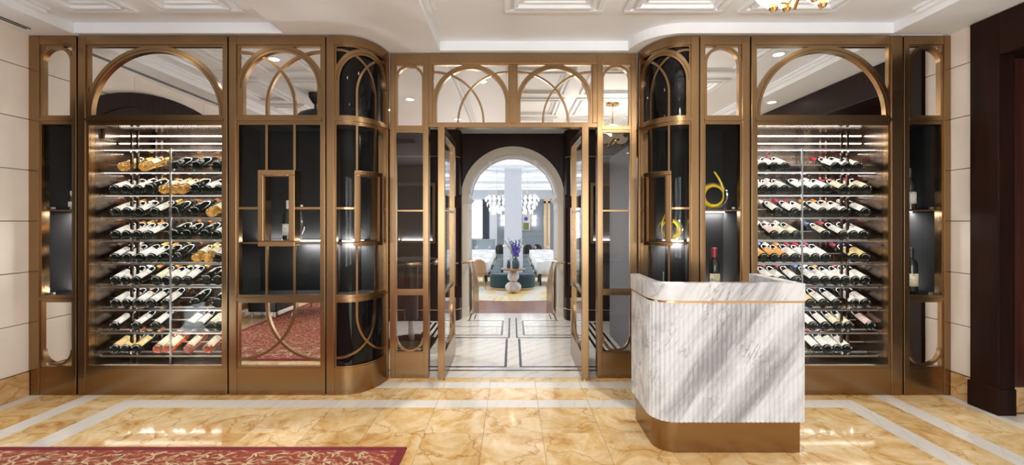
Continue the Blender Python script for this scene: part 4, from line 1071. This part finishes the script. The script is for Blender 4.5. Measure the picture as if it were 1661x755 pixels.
struct(MB().box(C0-.9, C0+.9, 7.40, 7.46, ZS+RI+.02, ZC), 'wall_dining_front_top', 'pale_wall')
wb = struct(MB().box(DX0, DX1, DYB, DYB+.1, ZD, ZC), 'wall_dining_back', 'blue_grey_wall')
def bk(px, py, Y=DYB): return at(px, py, Y)
for a, c in ((-1.0, -.15), (.45, 1.05), (1.15, 1.7)):
    f = MB(); y = DYB-.02
    f.box(a, c, y, DYB, .95, .98); f.box(a, c, y, DYB, 2.55, 2.58); f.box(a, a+.03, y, DYB, .95, 2.58); f.box(c-.03, c, y, DYB, .95, 2.58); f.build('panel_moulding', 'blue_grey_wall', wb)
MB().box(DX0, DX1, DYB-.04, DYB, .70, .78).build('dado_rail', 'blue_grey_wall', wb)
MB().box(DX0, DX1, DYB-.25, DYB, 2.75, ZC).build('cornice', 'white_paint', wb)
# window with a curtain at the far left
x0, _, z1 = bk(768, 326, DYB); x1, _, z0 = bk(784, 386, DYB)
wn = struct(MB().box(x0-.10, x1+.06, DYB-.06, DYB-.01, z0-.1, z1+.08), 'window_3', 'white_paint')
MB().box(x0-.6, x1, DYB-.07, DYB-.055, z0, z1).build('pane', 'daylight_pane', wn)
xc = bk(788, 0, 23.6)[0]
m_ = MB(); n = 30; poly = [(xc-.19+.38*k/n, 23.6+.035*math.sin(k*1.3)) for k in range(n+1)]; poly += [(a, b_+.03) for a, b_ in reversed(poly)]
m_.prism(poly, 'z', ZD+.014, 2.72); tag(m_.build('curtain', 'curtain', smooth=True), 'dark grey curtain hanging beside the bright dining room window', 'curtain')
struct(MB().box(bk(794, 0, 22.5)[0], bk(806, 0, 22.5)[0], 22.5, 22.9, ZD, ZC), 'column_1', 'pale_wall')
# painting, sconces
x0, _, z1 = bk(847.5, 345); x1, _, z0 = bk(860, 374)
t = thing('painting', 'framed green and blue abstract painting on the far grey wall', 'painting', ((x0+x1)/2, DYB-.05, z0))
MB().box(x0-.03, x1+.03, DYB-.05, DYB-.005, z0-.03, z1+.03).build('frame', 'pedestal_wood', t)
MB().box(x0, x1, DYB-.06, DYB-.045, z0, z1).build('canvas', 'petal_white', t)
MB().lathe([(.01,-.01),(.11,-.006),(.11,0)], ((x0+x1)/2-.02, DYB-.062, z1-.35), 20, axis='y').build('blue_shape', 'petal_purple', t)
MB().box(x0+.04, x1-.08, DYB-.068, DYB-.06, z0+.03, z0+.42).build('green_shape', 'leaf_green', t)
for px, lab in ((866.5, 'right of the painting'), (815.5, 'left of the white column')):
    x_, _, zt_ = bk(px, 350); zb_ = bk(px, 366)[2]
    t = thing('wall_sconce', 'glowing tubular wall sconce %s' % lab, 'lamp', (x_, DYB-.1, zb_))
    for dx in (-.06, .06): MB().lathe([(.035,zb_),(.035,zt_)], (x_+dx, DYB-.12, 0), 12).build('glass_tube', 'sconce_glow', t, smooth=True)
    MB().box(x_-.10, x_+.10, DYB-.14, DYB-.005, (zb_+zt_)/2-.04, (zb_+zt_)/2+.04).build('bracket', 'brass', t)
# gilded doorway on the right
x0, x1 = at(882, 0, 20)[0], at(892, 0, 20)[0]
t = thing('gilded_frame', 'tall gilded door frame at the right of the dining room', 'doorway', ((x0+x1)/2, 20, ZD))
MB().box(x0, x0+.09, 19.9, 20.1, ZD, 2.45).build('post', 'brass', t); MB().box(x1-.09, x1, 19.9, 20.1, ZD, 2.45).build('post', 'brass', t); MB().box(x0, x1, 19.9, 20.1, 2.35, 2.55).build('lintel', 'brass', t)
MB().box(x0+.09, x1-.09, 19.98, 20.02, ZD, 2.35).build('panel', 'marble_wall', t)
# low grey partition at the left
x0, _, z1 = at(773, 390, 21.5); x1 = at(803, 390, 21.5)[0]
t = thing('low_partition', 'low grey panelled partition behind the left dining tables', 'partition', ((x0+x1)/2, 21.5, ZD))
MB().box(x0, x1, 21.45, 21.55, ZD, z1).build('body', 'blue_grey_wall', t); MB().box(x0-.03, x1+.03, 21.40, 21.60, z1, z1+.05).build('cap_rail', 'blue_grey_wall', t)
m_ = MB(); m_.box(x0+.08, x1-.08, 21.43, 21.45, z1-.12, z1-.09); m_.box(x0+.08, x0+.11, 21.43, 21.45, .2, z1-.09); m_.box(x1-.11, x1-.08, 21.43, 21.45, .2, z1-.09); m_.build('panel_moulding', 'blue_grey_wall', t)
# ceiling: cove slots and oval discs
cd = bpy.data.objects['ceiling_dining']
for y0, zz, wd in ((9.2, ZC-.05, .25), (12.0, ZC-.05, .25), (16.0, ZC-.05, .3), (20.5, ZC-.05, .3)):
    MB().box(DX0, DX1, y0, y0+wd, zz-.18, ZC).build('beam', 'white_paint', cd)
    MB().box(DX0+.3, DX1-.3, y0-.10, y0-.03, zz-.02, zz+.01).build('cove_light', 'cove_light', cd)
for q_, (x_, y_, rx, ry, z_) in enumerate(((-1.15, 13.2, .62, .42, 3.02), (1.2, 13.2, .62, .42, 3.02), (-.7, 15.0, .55, .5, 2.98), (.85, 15.0, .55, .5, 2.98), (-1.5, 15.2, .5, .4, 3.0), (1.6, 15.2, .5, .4, 3.0),
                           (-.9, 18.3, .6, .6, 2.96), (1.0, 18.3, .6, .6, 2.96), (-1.7, 18.6, .5, .5, 2.98), (1.8, 18.6, .5, .5, 2.98))):
    t = thing('ceiling_disc', 'flat oval ceiling disc in the dining room, %s pair, %s of the column' % (('nearest inner', 'nearest inner', 'second inner', 'second inner', 'second outer', 'second outer', 'farthest inner', 'farthest inner', 'farthest outer', 'farthest outer')[q_], 'left' if q_ % 2 == 0 else 'right'), 'ceiling panel', (x_, y_, z_), 'oval ceiling discs of the dining room')
    MB().lathe([(.98, 0), (1.0, .012), (1.0, .03), (.97, .04)], (x_, y_, z_), 32, sx=rx, sy=ry).build('disc', 'white_paint', t, smooth=True)
    MB().tube([(x_, y_, z_+.04), (x_, y_, ZC)], .012, 6).build('hanger', 'steel', t)
for x_, y_, e in ((0, 10.5, 60), (-1.6, 14.2, 110), (1.6, 14.2, 110), (0, 18.2, 90), (-1.6, 21.5, 80), (1.6, 21.5, 80)): downlight(x_, y_, ZC-.001, e*.45, 'recessed downlight in the dining room ceiling', 'dining room downlights', (1, .95, .88))
# leaf chandeliers either side of the column
def leaf_chandelier(x_, y_, zt_, label):
    t = thing('leaf_chandelier', label, 'chandelier', (x_, y_, zt_-.6)); rnd = random.Random(int(x_*100))
    MB().lathe([(.30,0),(.32,.02),(.30,.04)], (x_, y_, zt_), 24).build('ring', 'steel', t, smooth=True)
    MB().tube([(x_, y_, zt_+.03), (x_, y_, ZC)], .012, 6).build('rod', 'steel', t)
    for tier, (rr, z_, n) in enumerate(((.34, 0, 14), (.28, -.16, 12), (.20, -.32, 9), (.11, -.46, 6))):
        for k in range(n):
            a = 2*PI*k/n+tier*.3; cx, cy, cz = x_+rr*math.cos(a), y_+rr*math.sin(a), zt_+z_+rnd.uniform(-.03, .03)
            ux, uy = -math.sin(a)*.055, math.cos(a)*.055; ox, oy = math.cos(a)*.05, math.sin(a)*.05
            vs = [(cx, cy, cz), (cx+ux+ox, cy+uy+oy, cz-.09), (cx+ox*1.2, cy+oy*1.2, cz-.21), (cx-ux+ox, cy-uy+oy, cz-.09), (cx+ox*1.6, cy+oy*1.6, cz-.09)]
            MB().add(vs, [(0,1,4), (1,2,4), (2,3,4), (3,0,4), (0,3,2,1)]).build('glass_leaf', 'crystal', t)
leaf_chandelier(at(805.5, 0, 15.2)[0], 15.2, 2.40, 'white glass leaf chandelier left of the dining room column')
leaf_chandelier(at(856, 0, 15.2)[0], 15.2, 2.42, 'white glass leaf chandelier right of the dining room column')
# column, with the banquette round it
xc0, xc1 = at(818, 0, 13.0)[0], at(846.5, 0, 13.0)[0]
cl_ = struct(MB().box(xc0, xc1, 13.0, 13.6, ZD, ZC), 'column_2', 'white_paint', bevel=.01)
MB().box(xc0-.03, xc1+.03, 12.97, 13.63, ZD, .74).build('column_casing', 'white_paint', cl_); MB().box(xc0-.05, xc1+.05, 12.95, 13.65, .74, .77).build('casing_ledge', 'white_paint', cl_)
MB().box(xc0-.04, xc1+.04, 12.96, 13.64, 2.96, 3.0).build('column_moulding', 'white_paint', cl_)
t = thing('banquette', 'long teal velvet banquette with rounded end and gold plinth', 'sofa', (C0, 12.4, ZD))
bx0, bx1 = -.65, .68; hw = (bx1-bx0)/2; cxm = (bx0+bx1)/2
def stad(e, y0, y1, rnd_=True):
    h = hw-e; p = [(cxm+h, y1), (cxm+h, y0+.35)]
    if rnd_: p += [(cxm+h*math.cos(a), y0+.35-.35*math.sin(a)*(1-e)) for a in [PI*k/24 for k in range(1, 24)]]
    else: p = [(cxm+h, y1), (cxm+h, y0), (cxm-h, y0)]
    p += [(cxm-h, y0+.35), (cxm-h, y1)] if rnd_ else [(cxm-h, y1)]
    return p
MB().prism(stad(.05, 12.45, 20.4), 'z', ZD, ZD+.07).build('plinth', 'brass', t, smooth=True)
MB().prism(stad(0, 12.38, 12.92), 'z', ZD+.07, -.02).build('front_seat', 'teal_velvet', t, smooth=True, bevel=.05, seg=3)
for sg in (-1, 1):
    for k in range(4):
        y0 = 12.95+k*1.85; xs = sorted((cxm+sg*hw, cxm+sg*.34))
        MB().box(*xs, y0, y0+1.82, ZD+.07, -.02).build('seat_cushion', 'teal_velvet', t, bevel=.06, seg=3)
MB().box(cxm-.33, cxm+.33, 13.7, 20.3, ZD+.07, .06).build('spine', 'teal_velvet', t, bevel=.05)
# sculptural pedestal with flowers
px_, py_ = at(832.5, 0, 12.05)[0], 12.02
t = thing('sculpture_pedestal', 'pedestal of two stacked stone spheres with a wooden top', 'pedestal', (px_, py_, ZD))
MB().lathe([(.11,0),(.12,.01),(.11,.03)], (px_,py_,ZD+.013), 24).build('foot', 'pedestal_wood', t, smooth=True)
MB().ball((px_,py_,ZD+.185), .225, None, .155, 24, 14).build('lower_sphere', 'pedestal_stone', t, smooth=True)
MB().ball((px_,py_,ZD+.475), .165, None, .155, 24, 14).build('upper_sphere', 'pedestal_stone', t, smooth=True)
MB().lathe([(.08,.62),(.30,.66),(.34,.69),(.33,.705),(.25,.70)], (px_,py_,ZD), 30).build('wooden_top', 'pedestal_wood', t, smooth=True)
ztop = ZD+.705
def vase(x_, y_, r, h, lab):
    t = thing('vase', lab, 'vase', (x_, y_, ztop))
    MB().lathe([(r*.7,0),(r,.03),(r,h*.7),(r*.6,h*.88),(r*.62,h)], (x_,y_,ztop), 20, cap=False).build('glass_body', 'vase_glass', t, smooth=True)
    MB().lathe([(r*.7,.001),(r*.93,.03),(r*.93,h*.6)], (x_,y_,ztop), 20).build('water', 'vase_glass', t, smooth=True)
vase(px_+.07, py_-.03, .105, .27, 'dark blue glass vase holding purple flowers on the pedestal')
vase(px_-.13, py_+.02, .055, .24, 'slim dark glass vase holding white lilies on the pedestal')
rnd = random.Random(11)
def flower_stem(x_, y_, lean, h, mat, n, label, grp, rr):
    t = thing('flower_stem', label, 'flower', (x_, y_, ztop+.2), grp)
    tipx, tipy, tipz = x_+lean[0], y_+lean[1], ztop+.2+h
    MB().tube([(x_, y_, ztop+.12), ((x_+tipx)/2*.5+x_*.5, (y_+tipy)/2*.5+y_*.5, ztop+.2+h*.45), (tipx, tipy, tipz)], .006, 5).build('stem', 'leaf_green', t)
    for k in range(n):
        u = .35+.65*k/n; bx_, by_, bz_ = x_+(tipx-x_)*u**1.3, y_+(tipy-y_)*u**1.3, ztop+.2+h*u; s = rr*(1.25-u*.6)
        a = rnd.uniform(0, 6.28); MB().ball((bx_+s*.7*math.cos(a), by_+s*.7*math.sin(a), bz_), s, s, s*.8, 7, 5).build('blossom', mat, t)
for k in range(9): flower_stem(px_+.07, py_-.03, (rnd.uniform(-.22, .26), rnd.uniform(-.15, .15)), rnd.uniform(.36, .62), 'petal_purple', 11, 'purple delphinium stem in the blue vase', 'purple delphinium stems in the vase', .034)
for k in range(7): flower_stem(px_+.02, py_, (rnd.choice((-1, 1))*rnd.uniform(.15, .34), rnd.uniform(-.1, .2)), rnd.uniform(.45, .72), 'spray_cream', 8, 'pale feathery spray rising behind the purple flowers', 'pale sprays in the bouquet', .020)
for k in range(4): flower_stem(px_-.13, py_+.02, (rnd.uniform(-.10, .08), rnd.uniform(-.1, .06)), rnd.uniform(.10, .22), 'petal_white', 5, 'white lily stem in the slim vase', 'white lilies in the slim vase', .040)
# dining tables with cloths and place settings
def dining_table(x0, x1, y0, y1, lab):
    cx, cy = (x0+x1)/2, (y0+y1)/2; zt_ = ZD+.75
    t = thing('dining_table', 'rectangular dining table under white cloth, %s' % lab, 'table', (cx, cy, ZD))
    MB().box(x0+.02, x1-.02, y0+.02, y1-.02, zt_-.04, zt_-.004).build('tabletop', 'pedestal_wood', t)
    for a in (x0+.1, x1-.1):
        for c in (y0+.1, y1-.1): MB().box(a-.03, a+.03, c-.03, c+.03, ZD+.013, zt_-.04).build('leg', 'black_satin', t)
    m_ = MB(); vs = []; fs = []; n = 48; per = []
    for k in range(n):
        u = k/n*4; side = int(u); f = u-side
        p = [(x0+(x1-x0)*f, y0), (x1, y0+(y1-y0)*f), (x1-(x1-x0)*f, y1), (x0, y1-(y1-y0)*f)][side]; per.append(p)
    for lev, (z_, e) in enumerate(((0, 0), (-.02, .012), (-.20, .02), (-.36, .035))):
        for k, (a, c) in enumerate(per):
            wv_ = e*(1+.8*math.sin(k*1.9))*(1 if lev > 1 else .5); dx, dy = a-cx, c-cy; L = math.hypot(dx, dy)
            zz = zt_+.004+z_-(.10 if k % 12 == 0 and lev == 3 else 0)
            vs.append((a+dx/L*wv_, c+dy/L*wv_, zz))
    for lev in range(3):
        for k in range(n): fs.append((lev*n+k, lev*n+(k+1)%n, (lev+1)*n+(k+1)%n, (lev+1)*n+k))
    fs.append(tuple(range(n))); m_.add(vs, fs)
    o = m_.build('tablecloth', 'linen', smooth=True); so = o.modifiers.new('thick', 'SOLIDIFY'); so.thickness = .002; so.offset = 1
    tag(o, 'white cloth draped over dining table, %s' % lab, 'tablecloth', 'white tablecloths')
    for a in (-.28, .28):
        for c in (-.25, .25):
            gx, gy, gz = cx+a*(x1-x0), cy+c*(y1-y0), zt_+.008
            g = thing('wine_glass', 'stemmed wine glass set on the table, %s' % lab, 'glass', (gx, gy, gz), 'wine glasses, %s' % lab)
            MB().lathe([(.034,0),(.030,.004),(.004,.010),(.004,.09),(.030,.115),(.036,.15),(.030,.20)], (gx,gy,gz), 12, cap=False).build('glass_body', 'decanter_glass', g, smooth=True)
            pl = MB().lathe([(.06,0),(.10,.006),(.13,.016),(.13,.020),(.09,.010)], (cx+a*.5*(x1-x0), cy+c*1.2*(y1-y0), gz-.002), 20).build('dinner_plate', 'petal_white', smooth=True)
            tag(pl, 'white dinner plate set on the table, %s' % lab, 'plate', 'plates, %s' % lab)
for side, xs in (('left', (-1.75, -.74)), ('right', (.78, 1.75))):
    for (y0, y1), w_ in zip(((13.3, 14.4), (15.4, 16.6), (17.8, 19.2)), ('nearest', 'middle', 'farthest')):
        dining_table(*xs, y0, y1, '%s on the %s side' % (w_, side))
def dining_chair(x_, y_, rz, mat, lab, cat_group=None):
    t = thing('dining_chair', lab, 'chair', (0, 0, 0), cat_group)
    MB().lathe([(.20,.42),(.235,.44),(.235,.49),(.20,.51)], (0,0,0), 24, sy=.95).build('seat', mat, t, smooth=True)
    vs = []; fs = []; n, m2 = 14, 8
    for j in range(m2+1):
        u = j/m2; z_ = .47+.43*u; half = 1.15*math.sqrt(max(.02, 1-max(0, u-.35)**2/.44))
        for i in range(n+1):
            a = -PI/2-half+2*half*i/n; vs.append((.245*math.cos(a), .235*math.sin(a)-.03*u, z_))
    for j in range(m2):
        for i in range(n): fs.append((j*(n+1)+i, j*(n+1)+i+1, (j+1)*(n+1)+i+1, (j+1)*(n+1)+i))
    o = MB().add(vs, fs).build('backrest', mat, t, smooth=True); so = o.modifiers.new('thick', 'SOLIDIFY'); so.thickness = .03
    for a in (-1, 1):
        for c in (-1, 1): MB().tube([(a*.14, c*.14, .43), (a*.20, c*.20, .014)], [.016, .010], 8).build('leg', 'brass' if mat == 'tan_leather' else 'black_satin', t)
    t.location = (x_, y_, ZD); t.rotation_euler = (0, 0, rz); return t
dining_chair(at(776, 0, 12.75)[0], 12.75, .15, 'tan_leather', 'tan leather dining chair with rounded back at the nearest left table')
dining_chair(-2.05, 16.0, -1.4, 'tan_leather', 'tan leather dining chair beside the middle left table')
dining_chair(2.05, 13.9, 1.5, 'black_satin', 'black dining chair beside the nearest right table')
dining_chair(at(855, 0, 21.2)[0], 21.2, .2, 'black_satin', 'black rounded chair at the far end, just right of the column')
dining_chair(at(873, 0, 21.4)[0], 21.4, -.3, 'black_satin', 'black rounded chair at the far end below the sconce')
dining_chair(at(811, 0, 21.2)[0], 21.2, 0, 'black_satin', 'black rounded chair at the far end left of the column')
# guessed grey screen, two plain panels placed behind the right sidelight
t = thing('guessed_screen', 'plain grey screen standing behind the right sidelight glass', 'screen', (1.40, 5.2, 0))
MB().box(1.285, 1.31, 4.75, 5.68, .02, 2.34).build('panel', 'screen_grey', t, bevel=.004)
MB().box(1.31, 2.2, 5.655, 5.68, .02, 2.34).build('panel', 'screen_grey', t, bevel=.004)
for x_, y_ in ((1.297, 4.80), (1.297, 5.63), (2.15, 5.667)): MB().lathe([(.02, 0), (.02, .02)], (x_, y_, 0), 10).build('foot', 'steel', t)
